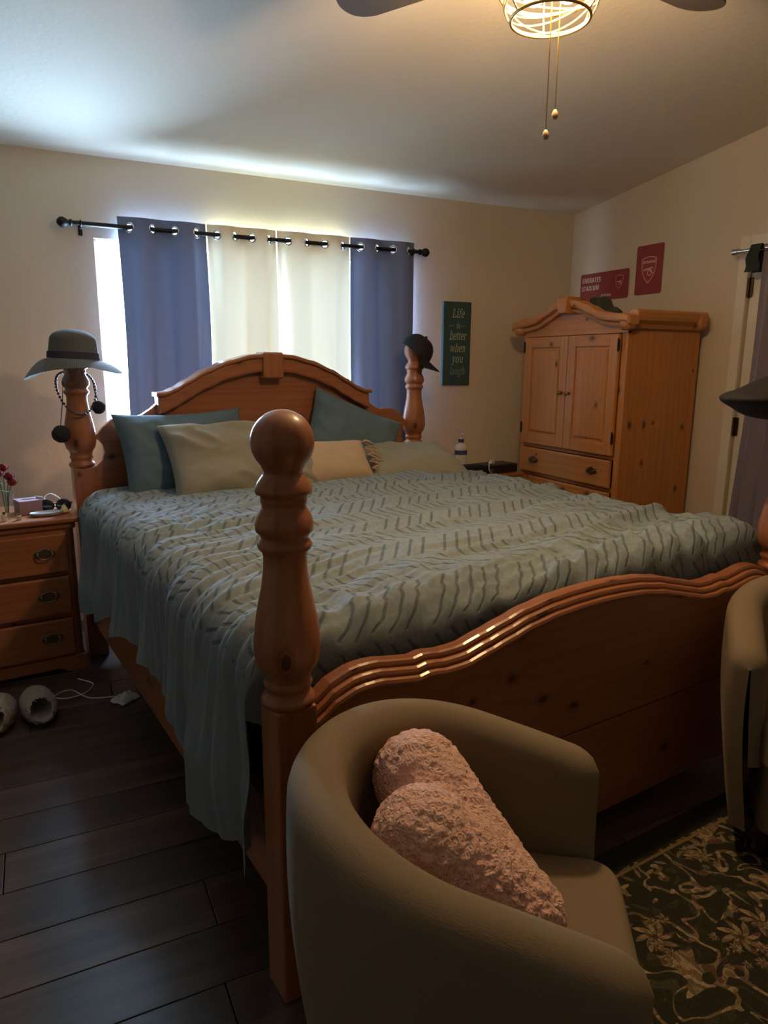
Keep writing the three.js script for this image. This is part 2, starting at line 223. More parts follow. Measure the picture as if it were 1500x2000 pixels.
// ---------------------------------------------------------------- bedspread
{
  const weave0 = rep(fineN, 4, 4);
  const bars = (u, v) => { // herringbone rows of tufted dashes; u across the bed, v along it, metres
    const vv = v + 0.16, row = Math.floor(vv / 0.17), fv = vv / 0.17 - row, dir = row % 2 ? 1 : -1;
    let x = u + dir * (fv - 0.5) * 0.13; x = ((x % 0.285) + 0.285) % 0.285; const k = Math.min(4, Math.floor(x / 0.05)), d = Math.abs(x - k * 0.05 - 0.025);
    return step(0.06, 0.1, fv) * step(0.96, 0.92, fv) * step(0.0072, 0.004, d) * (0.7 + 0.4 * vn(u * 220, v * 220));
  };
  const TW = 1.71, TH = 1.36; // a whole number of repeats
  const cmap = dataTex(1536, 1208, (u, v) => { const k = bars(u * TW, v * TH), g = 0.9 + 0.2 * fbm(u * 160, v * 130, 160, 130, 2, 4); const a = [138, 152, 158], b = [72, 86, 96]; return a.map((c, i) => lerp(c * g, b[i], Math.min(1, k) * 0.66)); });
  const bmap = dataTex(1024, 806, (u, v) => { const k = bars(u * TW, v * TH), g = fbm(u * 300, v * 240, 300, 240, 2, 6); const t = 60 + 110 * k + 40 * g; return [t, t, t]; }, false);
  const clothM = new THREE.MeshPhysicalMaterial({ map: cmap, bumpMap: bmap, bumpScale: 0.003, roughness: 0.85, sheen: 0.3, sheenRoughness: 0.5, sheenColor: new THREE.Color(0.6, 0.7, 0.75) });
  const hemY = table([[0.1, 0.30], [0.4, 0.36], [0.8, 0.42], [1.1, 0.44], [1.42, 0.46], [1.6, 0.47], [1.68, 0.42], [1.76, 0.32], [1.86, 0.26], [2.0, 0.26], [2.1, 0.28], [2.18, 0.33]]);
  const yTop = (s, t) => 0.808 + 0.022 * fbm(s * 2.2 + 3, t * 2.2, 1e6, 1e6, 3, 31) + 0.018 * step(0, 0.5, Math.min(s, 1.9 - s))  - 0.012 * step(0.5, 0.1, t);
  const wr = (s, t) => { // creases in the cloth
    const d = step(0.75, 0.0, s); // the pulled, fanned creases near the left edge
    const a = t + 0.35 * s + 0.05 * fbm(s * 5, t * 5, 1e6, 1e6, 2, 77);
    let h = d * 0.011 * (Math.abs(Math.sin(a * 62 + 4 * vn(s * 3, t * 4, 1e6, 1e6, 12))) - 0.6) * vn(s * 4 + 9, t * 6, 1e6, 1e6, 15) * 2;
    const q = t * 0.9 + 0.16 * s + 0.1 * fbm(s * 2, t * 3, 1e6, 1e6, 3, 41);
    h += 0.027 * Math.pow(1 - Math.abs(2 * vn(s * 1.1, q * 13, 1e6, 1e6, 55) - 1), 1.7) * (1 - 0.4 * d) + 0.011 * (1 - Math.abs(2 * vn(s * 2.4 + 5, q * 31, 1e6, 1e6, 58) - 1));
    h += 0.020 * step(1.0, 1.7, s) * Math.pow(1 - Math.abs(2 * fbm(s * 6, t * 7, 1e6, 1e6, 3, 91) - 1), 3) * step(0.2, 0.8, t);
    const foot = step(1.8, 2.12, t); h += foot * 0.012 * (0.3 + vn(s * 5, 8.1, 1e6, 1e6, 6)) * Math.sin(s * 46 + 6 * vn(s * 3, 2.2, 1e6, 1e6, 5));
    return h;
  };
  const XL0 = -0.042, XR0 = BW + 0.045, r = 0.11, arcL = r * Math.PI / 2;
  const T0 = 0.1, T1 = 2.42, RF = 0.1, TE = 2.185;
  const footRoll = (tl) => { const d = tl - (TE - RF); if (d <= 0) return [tl, 0]; const k = Math.min(d / RF, Math.PI / 2); return [TE - RF + RF * Math.sin(k), RF * (1 - Math.cos(k)) + Math.max(0, d - RF * Math.PI / 2)]; };
  const surf = (u, v) => {
    const tl = lerp(T0, T1, v), [t, fall] = footRoll(tl), yt = yTop(0.3, t);
    const drop = yt - hemY(t) + 0.015 * Math.sin(t * 23), dl = Math.max(0.05, drop - r) + arcL, top = XR0 - XL0 - 2 * r, dr = 0.36 + arcL;
    const len = dl + top + dr; const ui = (() => { // finer steps on the side that shows
      return u < 0.42 ? u / 0.42 * (dl + 0.35) : dl + 0.35 + (u - 0.42) / 0.58 * (len - dl - 0.35); })();
    const a = ui - dl; // 0 at the start of the flat top
    let s, y, nx = 0, ny = 1;
    if (a < 0) { const d = -a; if (d < arcL) { const k = d / r; s = XL0 + r - r * Math.sin(k); y = yt - r * (1 - Math.cos(k)); nx = -Math.sin(k); ny = Math.cos(k); } else { s = XL0; y = yt - r - (d - arcL); nx = -1; ny = 0; } }
    else if (a > top) { const d = a - top; if (d < arcL) { const k = d / r; s = XR0 - r + r * Math.sin(k); y = yTop(1.6, t) - r * (1 - Math.cos(k)); nx = Math.sin(k); ny = Math.cos(k); } else { s = XR0; y = yTop(1.6, t) - r - (d - arcL); nx = 1; ny = 0; } }
    else { s = XL0 + r + a; y = lerp(yTop(s, t), yt, step(0.25, 0, a)); y = lerp(y, yTop(1.6, t), step(top - 0.25, top, a)); }
    let o = wr(Math.max(0, Math.min(1.9, s)) , t);
    const hang = a < 0 ? Math.min(1, -a / 0.45) : a > top ? Math.min(1, (a - top) / 0.4) : 0;
    if (hang > 0) {
      const w1 = Math.sin(t * 19 + 3 * vn(t * 4, 1.5, 1e6, 1e6, 3) + hang * 0.8), w2 = Math.sin(t * 47 + 5 * vn(t * 6, hang * 2, 1e6, 1e6, 8));
      o = o * (1 - hang * 0.5) + hang * (0.014 + 0.02 * w1 + 0.004 * w2) * (0.35 + hang) + 0.02 * hang * (vn(t * 5, a * 6, 1e6, 1e6, 21) - 0.3);
      o += hang * 0.025 * step(1.5, 1.75, t) * step(2.15, 1.8, t); // the corner that bells out near the foot
      o = Math.max(o, -0.015);
    }
    const tt = t + (hang > 0 ? 0.03 * hang * Math.sin(t * 6) * step(2.1, 1.8, t) : 0);
    const flat = Math.max(0, ny) * (1 - hang); return [s + nx * o, y + ny * o - fall * flat - fall * 0.25 * (1 - flat), tt - 0.5 * fall * 0.1];
  };
  const nu = 230, nv = 320;
  const g = grid(nu, nv, surf);
  { // uv by true distance across
    const p = g.attributes.position, uv = new Float32Array(p.count * 2);
    for (let j = 0; j <= nv; j++) { let acc = -0.6, o = j * (nu + 1); const first = o; let lens = [0]; for (let i = 1; i <= nu; i++) { const k = o + i; lens.push(lens[i - 1] + Math.hypot(p.getX(k) - p.getX(k - 1), p.getY(k) - p.getY(k - 1))); } const mid = lens[Math.round(nu * 0.6)]; for (let i = 0; i <= nu; i++) { uv[(o + i) * 2] = (lens[i] - mid) / TW + 0.5; uv[(o + i) * 2 + 1] = (T0 + (T1 - T0) * j / nv) / TH; } }
    g.setAttribute('uv', new THREE.BufferAttribute(uv, 2));
  }
  clothM.side = THREE.DoubleSide;
  { // the sides that hang are untufted
    const p = g.attributes.position, id = g.index.array, top = [], side = [];
    for (let i = 0; i < id.length; i += 3) { const y = (p.getY(id[i]) + p.getY(id[i + 1]) + p.getY(id[i + 2])) / 3, x = p.getX(id[i]); (y < 0.745 && (x < 0.04 || x > 1.86) ? side : top).push(id[i], id[i + 1], id[i + 2]); }
    g.setIndex([...top, ...side]); g.addGroup(0, top.length, 0); g.addGroup(top.length, side.length, 1);
  }
  const plainM = new THREE.MeshPhysicalMaterial({ color: new THREE.Color().setRGB(132 / 255, 146 / 255, 152 / 255, THREE.SRGBColorSpace), roughness: 0.85, bumpMap: weave0, bumpScale: 0.0006, sheen: 0.3, sheenRoughness: 0.5, sheenColor: new THREE.Color(0.6, 0.7, 0.75), side: THREE.DoubleSide });
  const c = mesh('bedspread', g, [clothM, plainM]); c.position.set(...BO); c.rotation.y = BT; c.userData = { label: 'rumpled teal bedspread with tufted herringbone dashes draped over the pine bed', category: 'bedspread' };
}

// ---------------------------------------------------------------- pillows
function pillowGeo(w, h, th, seed, n = 44, crease = 1) {
  const side = (sg) => grid(n, n, (u, v) => {
    const a = u * 2 - 1, b = v * 2 - 1, e = Math.pow((1 - Math.pow(Math.abs(a), 3.2)) * (1 - Math.pow(Math.abs(b), 3.2)), 0.55);
    const x = a * w / 2 * (1 - 0.07 * (1 - b * b)), y = b * h / 2 * (1 - 0.09 * (1 - a * a));
    const wrk = crease * (0.030 * (fbm(a * 2.2 + seed, b * 2.2, 1e6, 1e6, 3, seed) - 0.45) + 0.022 * (1 - Math.abs(2 * vn(a * 3 + b * 2.2 + seed, b * 1.3 - a, 1e6, 1e6, seed + 5) - 1)) * (0.4 + Math.abs(a) * 0.6));
    return [x, y, sg * (0.003 + (th / 2) * e + wrk * Math.min(1, e * 1.6))];
  }, (u, v) => [u * w / 0.4, v * h / 0.4]);
  const f = side(1), b = side(-1); const id = b.index.array; for (let i = 0; i < id.length; i += 3) { const t = id[i]; id[i] = id[i + 1]; id[i + 1] = t; } b.computeVertexNormals();
  // closing strip round the edge
  const rim = []; for (let i = 0; i <= n; i++) rim.push([i / n, 0]); for (let i = 1; i <= n; i++) rim.push([1, i / n]); for (let i = 1; i <= n; i++) rim.push([1 - i / n, 1]); for (let i = 1; i <= n; i++) rim.push([0, 1 - i / n]);
  const edge = (u, v, sg) => { const k = Math.round(v * n) * (n + 1) + Math.round(u * n), p = (sg > 0 ? f : b).attributes.position; return [p.getX(k), p.getY(k), p.getZ(k)]; };
  const s = grid(rim.length - 1, 1, (u, v) => { const q = rim[Math.round(u * (rim.length - 1))]; return edge(q[0], q[1], v > 0.5 ? 1 : -1); });
  return merge([f, b, s]);
}
const weave = dataTex(256, 256, (u, v) => { const t = 128 + 60 * Math.sin(u * 2 * Math.PI * 64) * Math.sin(v * 2 * Math.PI * 64) + 60 * (fbm(u * 30, v * 30, 30, 30, 3, 2) - 0.5); return [t, t, t]; }, false);
const fabric = (hex, o = {}) => new THREE.MeshPhysicalMaterial({ color: hex, roughness: 0.9, bumpMap: weave, bumpScale: 0.0006, sheen: 0.25, sheenRoughness: 0.6, ...o });
function placePillow(name, label, [s, y, t], [rx, ry, rz], geo, mat, group) {
  const p = thing(name, label, 'pillow', bedPt(s, y, t), BT, group);
  const in_ = mesh('cushion', geo, mat, p); in_.rotation.set(rx, ry, rz, 'YXZ'); return [p, in_];
}
const sage = fabric(0x938f80), teal = fabric(0x5d7482);
placePillow('bed_pillow', 'dark teal pillow upright against the headboard beside the straw hat post', [0.45, 0.99, 0.165], [-0.38, 0.06, 0.02], pillowGeo(0.64, 0.43, 0.14, 3), teal, 'teal pillows');
placePillow('bed_pillow', 'sage green pillow leaning on the left half of the headboard', [0.66, 0.965, 0.375], [-0.66, -0.05, 0.02], pillowGeo(0.74, 0.44, 0.18, 8, 60, 1.7), sage, 'sage pillows');
placePillow('bed_pillow', 'dark teal pillow standing on its corner at the right half of the headboard', [1.38, 1.0, 0.155], [-0.36, 0.0, -0.42], pillowGeo(0.56, 0.44, 0.14, 13), teal, 'teal pillows');
placePillow('bed_pillow', 'sage green pillow lying nearly flat at the right side of the bed', [1.62, 0.882, 0.37], [-1.3, -0.1, -0.06], pillowGeo(0.58, 0.46, 0.15, 21), sage, 'sage pillows');
{
  const cream = fabric(0xc0aa90);
  const [p] = placePillow('lumbar_cushion', 'small cream lumbar cushion with tasselled ends between the sage pillows', [1.07, 0.925, 0.44], [-0.7, 0.0, -0.02], pillowGeo(0.48, 0.27, 0.14, 29, 36, 0.6), cream);
  const R = rngOf(77);
  for (const sd of [-1, 1]) for (let k = 0; k < 7; k++) {
    const v = (k / 6 - 0.5) * 0.24, c = Math.cos(-0.7), s = Math.sin(-0.7), strands = [];
    for (let q = 0; q < 9; q++) { const a = R() * 6.28, e = 0.012 * R(), L = 0.05 + 0.025 * R(); const y0 = v * c, z0 = v * s; strands.push(tube([[sd * 0.245, y0, -z0 * 0 + v * s], [sd * (0.265), y0 + e * Math.sin(a), v * s + e * Math.cos(a)], [sd * (0.25 + L * 0.7), y0 - 0.012 + 1.8 * e * Math.sin(a), v * s + 0.01 + 1.8 * e * Math.cos(a)], [sd * (0.25 + L), y0 - 0.025 + 2 * e * Math.sin(a), v * s + 0.012 + 2 * e * Math.cos(a)]], 0.0028, 6, 4)); }
    mesh('tassel', merge(strands), cream, p);
  }
}

// ---------------------------------------------------------------- curtains and rod
{
  const RY = 2.1, RZ = -4.038;
  const rod = thing('curtain_rod', 'dark metal curtain rod with round finials above the bed window', 'curtain rod', [0, RY, RZ]);
  mesh('pole', new THREE.CylinderGeometry(0.0115, 0.0115, 2.0, 16).rotateZ(Math.PI / 2).translate(1.225, 0, 0), M.iron, rod);
  for (const [x, sd] of [[0.225, -1], [2.225, 1]]) {
    const f = mesh('finial', new THREE.LatheGeometry([[0, -0.012], [0.017, -0.01], [0.017, 0], [0.01, 0.006], [0.02, 0.018], [0.026, 0.032], [0.024, 0.046], [0.012, 0.058], [0, 0.062]].map((p) => new THREE.Vector2(...p)), 20), M.iron, rod); f.rotation.z = -sd * Math.PI / 2; f.position.x = x;
    mesh('bracket', merge([rbox(0.012, 0.016, 0.055, x - sd * 0.05, -0.014, -0.031, 0.003), rbox(0.02, 0.07, 0.006, x - sd * 0.05, -0.014, -0.0585, 0.003), new THREE.TorusGeometry(0.0145, 0.004, 8, 16).rotateY(Math.PI / 2).translate(x - sd * 0.05, 0, 0)]), M.iron, rod);
  }
  const blue = new THREE.MeshPhysicalMaterial({ color: 0x76809c, roughness: 1, transmission: 0.0032, thickness: 0, specularIntensity: 0.2, side: THREE.DoubleSide, bumpMap: weave, bumpScale: 0.0004 });
  const pale = new THREE.MeshPhysicalMaterial({ color: 0xf0dfbe, roughness: 1, transmission: 0.0115, thickness: 0, specularIntensity: 0.2, side: THREE.DoubleSide, bumpMap: weave, bumpScale: 0.0004 });
  const panel = (label, x0, x1, mat, flip, seed, hemY) => {
    const t = thing('window_curtain', label, 'curtain', [0, 0, RZ], 0, 'window curtains');
    const y1 = RY + 0.052, H = y1 - hemY, NU = 150, NV = 120, A = 0.03, W = x1 - x0;
    const wave = (u) => flip * Math.cos(4 * Math.PI * u);
    const vOf = (v) => v < 0.25 ? v / 0.25 * 0.1 : 0.1 + (v - 0.25) / 0.75 * (H - 0.1);
    const at = (u, d) => {
      const amp = A * (1 - 0.25 * step(0, 0.5, d)), dn = d / H;
      const z = amp * wave(u) + 0.010 * dn * Math.sin(u * 31 + seed) + 0.022 * dn * (vn(u * 5, d * 1.5, 1e6, 1e6, seed) - 0.5);
      const x = x0 + W * u + 0.012 * Math.sin(4 * Math.PI * u * 2 + seed) * dn + 0.015 * dn * Math.sin(d * 3 + seed);
      return [x, y1 - d + 0.004 * Math.cos(4 * Math.PI * u), z];
    };
    const gu = [0.125, 0.375, 0.625, 0.875];
    const hole = (u, d) => gu.some((q) => { const a = at(u, d), b = at(q, 0.052); return Math.hypot(a[0] - b[0], a[1] - b[1], a[2] - b[2]) < 0.021; });
    mesh('cloth', grid(NU, NV, (u, v) => at(u, vOf(v)), (u, v) => [u * W * 1.4 / 0.1, vOf(v) / 0.1], (u, v) => !hole(u, vOf(v))), mat, t);
    for (const q of gu) {
      const p = at(q, 0.052), a = at(q - 0.004, 0.052), b = at(q + 0.004, 0.052), ang = Math.atan2(b[2] - a[2], b[0] - a[0]);
      const g = mesh('grommet', new THREE.TorusGeometry(0.0225, 0.0048, 8, 24), M.chrome, t); g.rotation.y = -ang; g.position.set(...p);
    }
  };
  panel('slate blue curtain panel beside the bright bare strip of window', 0.452, 0.905, blue, -1, 1, 0.62);
  panel('pale sunlit curtain panel next to the slate blue one by the bare window strip', 0.912, 1.3, pale, -1, 2, 0.62);
  panel('pale sunlit curtain panel, the one nearer the wooden wardrobe', 1.308, 1.755, pale, -1, 3, 0.62);
  panel('grey blue curtain panel at the wardrobe end of the rod, behind the black cap', 1.762, 2.195, blue, -1, 4, 0.62);
}

// ---------------------------------------------------------------- chest pieces: pulls and drawers
function batPull() { // bail pull with an engraved plate, facing +z
  const pl = new THREE.Shape(); pl.moveTo(-0.045, 0); pl.quadraticCurveTo(-0.04, 0.022, -0.018, 0.016); pl.quadraticCurveTo(0, 0.034, 0.018, 0.016); pl.quadraticCurveTo(0.04, 0.022, 0.045, 0); pl.quadraticCurveTo(0.036, -0.02, 0.016, -0.015); pl.quadraticCurveTo(0, -0.03, -0.016, -0.015); pl.quadraticCurveTo(-0.036, -0.02, -0.045, 0);
  const plate = new THREE.ExtrudeGeometry(pl, { depth: 0.002, bevelEnabled: true, bevelSize: 0.0012, bevelThickness: 0.0012, bevelSegments: 1, curveSegments: 6 });
  return merge([plate, tube([[-0.03, 0.006, 0.004], [-0.031, 0.004, 0.018], [-0.022, -0.014, 0.02], [0, -0.019, 0.02], [0.022, -0.014, 0.02], [0.031, 0.004, 0.018], [0.03, 0.006, 0.004]], 0.0032, 24, 6), move(new THREE.SphereGeometry(0.006, 10, 8), -0.03, 0.006, 0.006), move(new THREE.SphereGeometry(0.006, 10, 8), 0.03, 0.006, 0.006)]);
}
const pullG = batPull();
function drawer(parent, w, h, x, y, z, pulls, mat) {
  const g = extrude([[-w / 2, -h / 2], [w / 2, -h / 2], [w / 2, h / 2], [-w / 2, h / 2]], 0.024, 0.007);
  const d = mesh('drawer', wood(g, 'x'), mat, parent); d.position.set(x, y, z);
  for (const px of pulls) { const p = mesh('pull', pullG, M.antique, d); p.position.set(px, 0.004, 0.025); p.userData.label = 'antique brass bail pull'; }
  return d;
}
function nightstand(label, pos) {
  const t = thing('nightstand', label, 'nightstand', pos, BT, 'pine nightstands');
  const w = 0.56, h = 0.735, D = 0.40; // local front at z = 0
  const m = M.bed;
  mesh('top', wood(rbox(w + 0.05, 0.026, D + 0.03, 0, h - 0.013, -D / 2 + 0.01, 0.009, 3), 'x'), m, t);
  mesh('top_moulding', wood(rbox(w + 0.022, 0.03, D + 0.012, 0, h - 0.041, -D / 2 + 0.003, 0.012, 3), 'x'), m, t);
  for (const s of [-1, 1]) mesh('side_panel', wood(rbox(0.02, h - 0.1, D, s * (w / 2 - 0.01), h / 2 + 0.01, -D / 2, 0.003), 'y'), m, t);
  mesh('back_panel', wood(rbox(w - 0.04, h - 0.12, 0.012, 0, h / 2, -D + 0.008, 0.002), 'y'), m, t);
  for (const s of [-1, 1]) mesh('stile', wood(rbox(0.04, h - 0.1, 0.022, s * (w / 2 - 0.02), h / 2 + 0.01, -0.011, 0.003), 'y'), m, t);
  for (const y of [0.075, 0.275, 0.475, 0.668]) mesh('rail', wood(rbox(w - 0.08, 0.022, 0.02, 0, y, -0.012, 0.003), 'x'), m, t);
  for (const y of [0.175, 0.375, 0.575]) drawer(t, w - 0.07, 0.178, 0, y, -0.002, [-0.15, 0.15], m);
  mesh('plinth', wood(extrude([[-w / 2 - 0.012, 0], [-w / 2 + 0.07, 0], [-w / 2 + 0.1, 0.022], [w / 2 - 0.1, 0.022], [w / 2 - 0.07, 0], [w / 2 + 0.012, 0], [w / 2 + 0.012, 0.075], [-w / 2 - 0.012, 0.075]], 0.03, 0.004, -0.015), 'x'), m, t);
  for (const s of [-1, 1]) mesh('plinth_side', wood(rbox(0.022, 0.075, D - 0.02, s * (w / 2 + 0.001), 0.0375, -D / 2 - 0.01, 0.003), 'z'), m, t);
  return t;
}
const NS1 = [-0.178, 0, -3.385], NS2 = [2.515, 0, -3.65];
nightstand('pine three drawer nightstand with flowers and clutter on top, slippers before it', NS1);
nightstand('pine nightstand with lotion bottle on top, tucked between bed and wardrobe', NS2);
const nsPt = (o, x, y, z) => { const c = Math.cos(BT), n = Math.sin(BT); return [o[0] + x * c + z * n, y, o[2] - x * n + z * c]; };

// ---------------------------------------------------------------- armoire (front faces -x)
{
  const a = thing('armoire', 'tall pine armoire with arched crown, two panelled doors and drawers against the wall', 'wardrobe', [2.893, 0, -3.375], -Math.PI / 2);
  const w = 0.91, D = 0.55, h = 1.63, m = M.pine;
  for (const s of [-1, 1]) mesh('side_panel', wood(rbox(0.022, h, D - 0.02, s * (w / 2 - 0.011), h / 2, -D / 2 - 0.01, 0.003), 'y'), m, a);
  mesh('back_panel', wood(rbox(w - 0.05, h - 0.02, 0.012, 0, h / 2, -D + 0.007, 0.002), 'y'), m, a);
  mesh('top_panel', wood(rbox(w - 0.02, 0.02, D - 0.02, 0, h - 0.012, -D / 2, 0.003), 'x'), m, a);
  for (const s of [-1, 1]) mesh('stile', wood(rbox(0.045, h - 0.02, 0.024, s * (w / 2 - 0.0225), h / 2, -0.012, 0.003), 'y'), m, a);
  for (const y of [0.1, 0.32, 0.515, 0.72, 0.905]) mesh('rail', wood(rbox(w - 0.09, 0.024, 0.022, 0, y, -0.013, 0.003), 'x'), m, a);
  for (const [y, hh] of [[0.21, 0.19], [0.417, 0.175], [0.617, 0.18], [0.812, 0.158]]) drawer(a, w - 0.1, hh, 0, y, 0.0, [-0.27, 0.27], m);
  // doors
  const y0 = 0.918, y1 = 1.588, dh = y1 - y0, dw = 0.408;
  for (const s of [-1, 1]) {
    const cx = s * (dw / 2 + 0.002), rail = 0.065;
    const d = mesh('door', wood(rbox(dw - 2 * rail + 0.02, dh - 2 * rail + 0.02, 0.012, 0, 0, 0.006, 0.002), 'y'), m, a); d.position.set(cx, (y0 + y1) / 2, 0.001);
    for (const k of [-1, 1]) { mesh('door_stile', wood(rbox(rail, dh, 0.023, k * (dw / 2 - rail / 2), 0, 0.0115, 0.004), 'y'), m, d); mesh('door_rail', wood(rbox(dw - 2 * rail, rail, 0.023, 0, k * (dh / 2 - rail / 2), 0.0115, 0.004), 'x'), m, d); }
    const pw = dw - 2 * rail - 0.03, ph = dh - 2 * rail - 0.03;
    mesh('raised_panel', wood(extrude([[-pw / 2, -ph / 2], [pw / 2, -ph / 2], [pw / 2, ph / 2], [-pw / 2, ph / 2]], 0.022, 0.011, 0.0), 'y'), m, d);
    const k = mesh('knob', new THREE.LatheGeometry([[0, 0], [0.011, 0], [0.0065, 0.006], [0.006, 0.012], [0.012, 0.017], [0.014, 0.023], [0.01, 0.029], [0, 0.031]].map((p) => new THREE.Vector2(...p)), 18), M.brass, d); k.rotation.x = Math.PI / 2; k.position.set(-s * (dw / 2 - 0.032), 0, 0.023); k.userData.label = 'small brass knob';
    for (const hy of [-0.235, 0.275]) { const hg = mesh('hinge', merge([rbox(0.016, 0.055, 0.004, s * (dw / 2 + 0.004), hy, 0.024, 0.001), cyl(0.005, 0.005, 0.07, s * (dw / 2 + 0.003), hy, 0.026, 10)]), M.iron, d); hg.userData.label = 'black iron hinge'; }
  }
  // frieze and crown
  const top = table([[-0.53, 1.675], [-0.47, 1.69], [-0.36, 1.70], [-0.28, 1.712], [-0.18, 1.752], [-0.1, 1.783], [0, 1.797]]), C = (x) => top(-Math.abs(x));
  const fz = [[-w / 2, y1 + 0.004], [w / 2, y1 + 0.004]]; for (let i = 0; i <= 40; i++) { const x = w / 2 - w * i / 40; fz.push([x, C(x) - 0.03]); }
  mesh('frieze', wood(extrude(fz, 0.024, 0.002, -0.022), 'x'), m, a);
  const band = (x0, x1, up, hgt, depth, z0, bev) => { const p = []; for (let i = 0; i <= 60; i++) { const x = lerp(x0, x1, i / 60); p.push([x, C(x) + up]); } for (let i = 60; i >= 0; i--) { const x = lerp(x0, x1, i / 60); p.push([x, C(x) + up - hgt(x)]); } return extrude(p, depth, bev, z0); };
  const cr = mesh('crown', wood(band(-0.515, 0.515, 0, () => 0.045, 0.085, -0.02, 0.014), 'x'), m, a);
  mesh('crown_bead', wood(band(-0.495, 0.495, -0.042, () => 0.03, 0.055, -0.02, 0.01), 'x'), m, cr);
  mesh('keystone', wood(extrude([[-0.035, 1.715], [0.035, 1.715], [0.048, 1.806], [-0.048, 1.806]], 0.11, 0.008, -0.02), 'y'), m, cr);
  for (const s of [-1, 1]) {
    mesh('side_crown', wood(extrude([[s * w / 2, 1.61], [s * (w / 2 + 0.02), 1.615], [s * (w / 2 + 0.03), 1.635], [s * (w / 2 + 0.055), 1.655], [s * (w / 2 + 0.062), 1.675], [s * (w / 2 + 0.062), 1.70], [s * (w / 2 + 0.05), 1.712], [s * w / 2, 1.712]], D - 0.02, 0.004, -D + 0.02), 'z'), m, cr);
    mesh('scroll_end', wood(rbox(0.085, 0.085, 0.075, s * (w / 2 + 0.012), 1.645, 0.02, 0.03, 4), 'x'), m, cr);
    mesh('rear_scroll', wood(rbox(0.1, 0.1, 0.085, s * (w / 2 + 0.02), 1.662, -D + 0.055, 0.03, 4), 'x'), m, cr);
  }
  mesh('plinth', wood(extrude([[-w / 2 - 0.01, 0], [-w / 2 + 0.09, 0], [-w / 2 + 0.13, 0.03], [w / 2 - 0.13, 0.03], [w / 2 - 0.09, 0], [w / 2 + 0.01, 0], [w / 2 + 0.01, 0.09], [-w / 2 - 0.01, 0.09]], 0.03, 0.004, -0.012), 'x'), m, a);
}

// ---------------------------------------------------------------- soft solids from a distance field
function sdfGeo(c, half, res, fn) {
  const mc = new MarchingCubes(res, new THREE.MeshBasicMaterial(), false, false, 400000); mc.isolation = 0;
  const hs = res / 2;
  for (let k = 0; k < res; k++) for (let j = 0; j < res; j++) for (let i = 0; i < res; i++) mc.field[i + j * res + k * res * res] = -fn(c[0] + (i - hs) / hs * half, c[1] + (j - hs) / hs * half, c[2] + (k - hs) / hs * half);
  mc.update();
  const n = mc.count, p = new Float32Array(n * 3), q = new Float32Array(n * 3);
  for (let i = 0; i < n * 3; i++) { p[i] = mc.positionArray[i] * half + c[i % 3]; q[i] = mc.normalArray[i]; }
  let g = new THREE.BufferGeometry(); g.setAttribute('position', new THREE.BufferAttribute(p, 3)); g = mergeVertices(g, 1e-5); g.computeVertexNormals(); return g;
}
const cone = (p, a, b, ra, rb) => { const d = [0, 1, 2].map((i) => b[i] - a[i]), e = [0, 1, 2].map((i) => p[i] - a[i]), L = d[0] ** 2 + d[1] ** 2 + d[2] ** 2; const t = Math.max(0, Math.min(1, (e[0] * d[0] + e[1] * d[1] + e[2] * d[2]) / L)); return Math.hypot(e[0] - d[0] * t, e[1] - d[1] * t, e[2] - d[2] * t) - lerp(ra, rb, t); };
const smin = (a, b, k) => { const h = Math.max(0, Math.min(1, 0.5 + 0.5 * (b - a) / k)); return lerp(b, a, h) - k * h * (1 - h); };

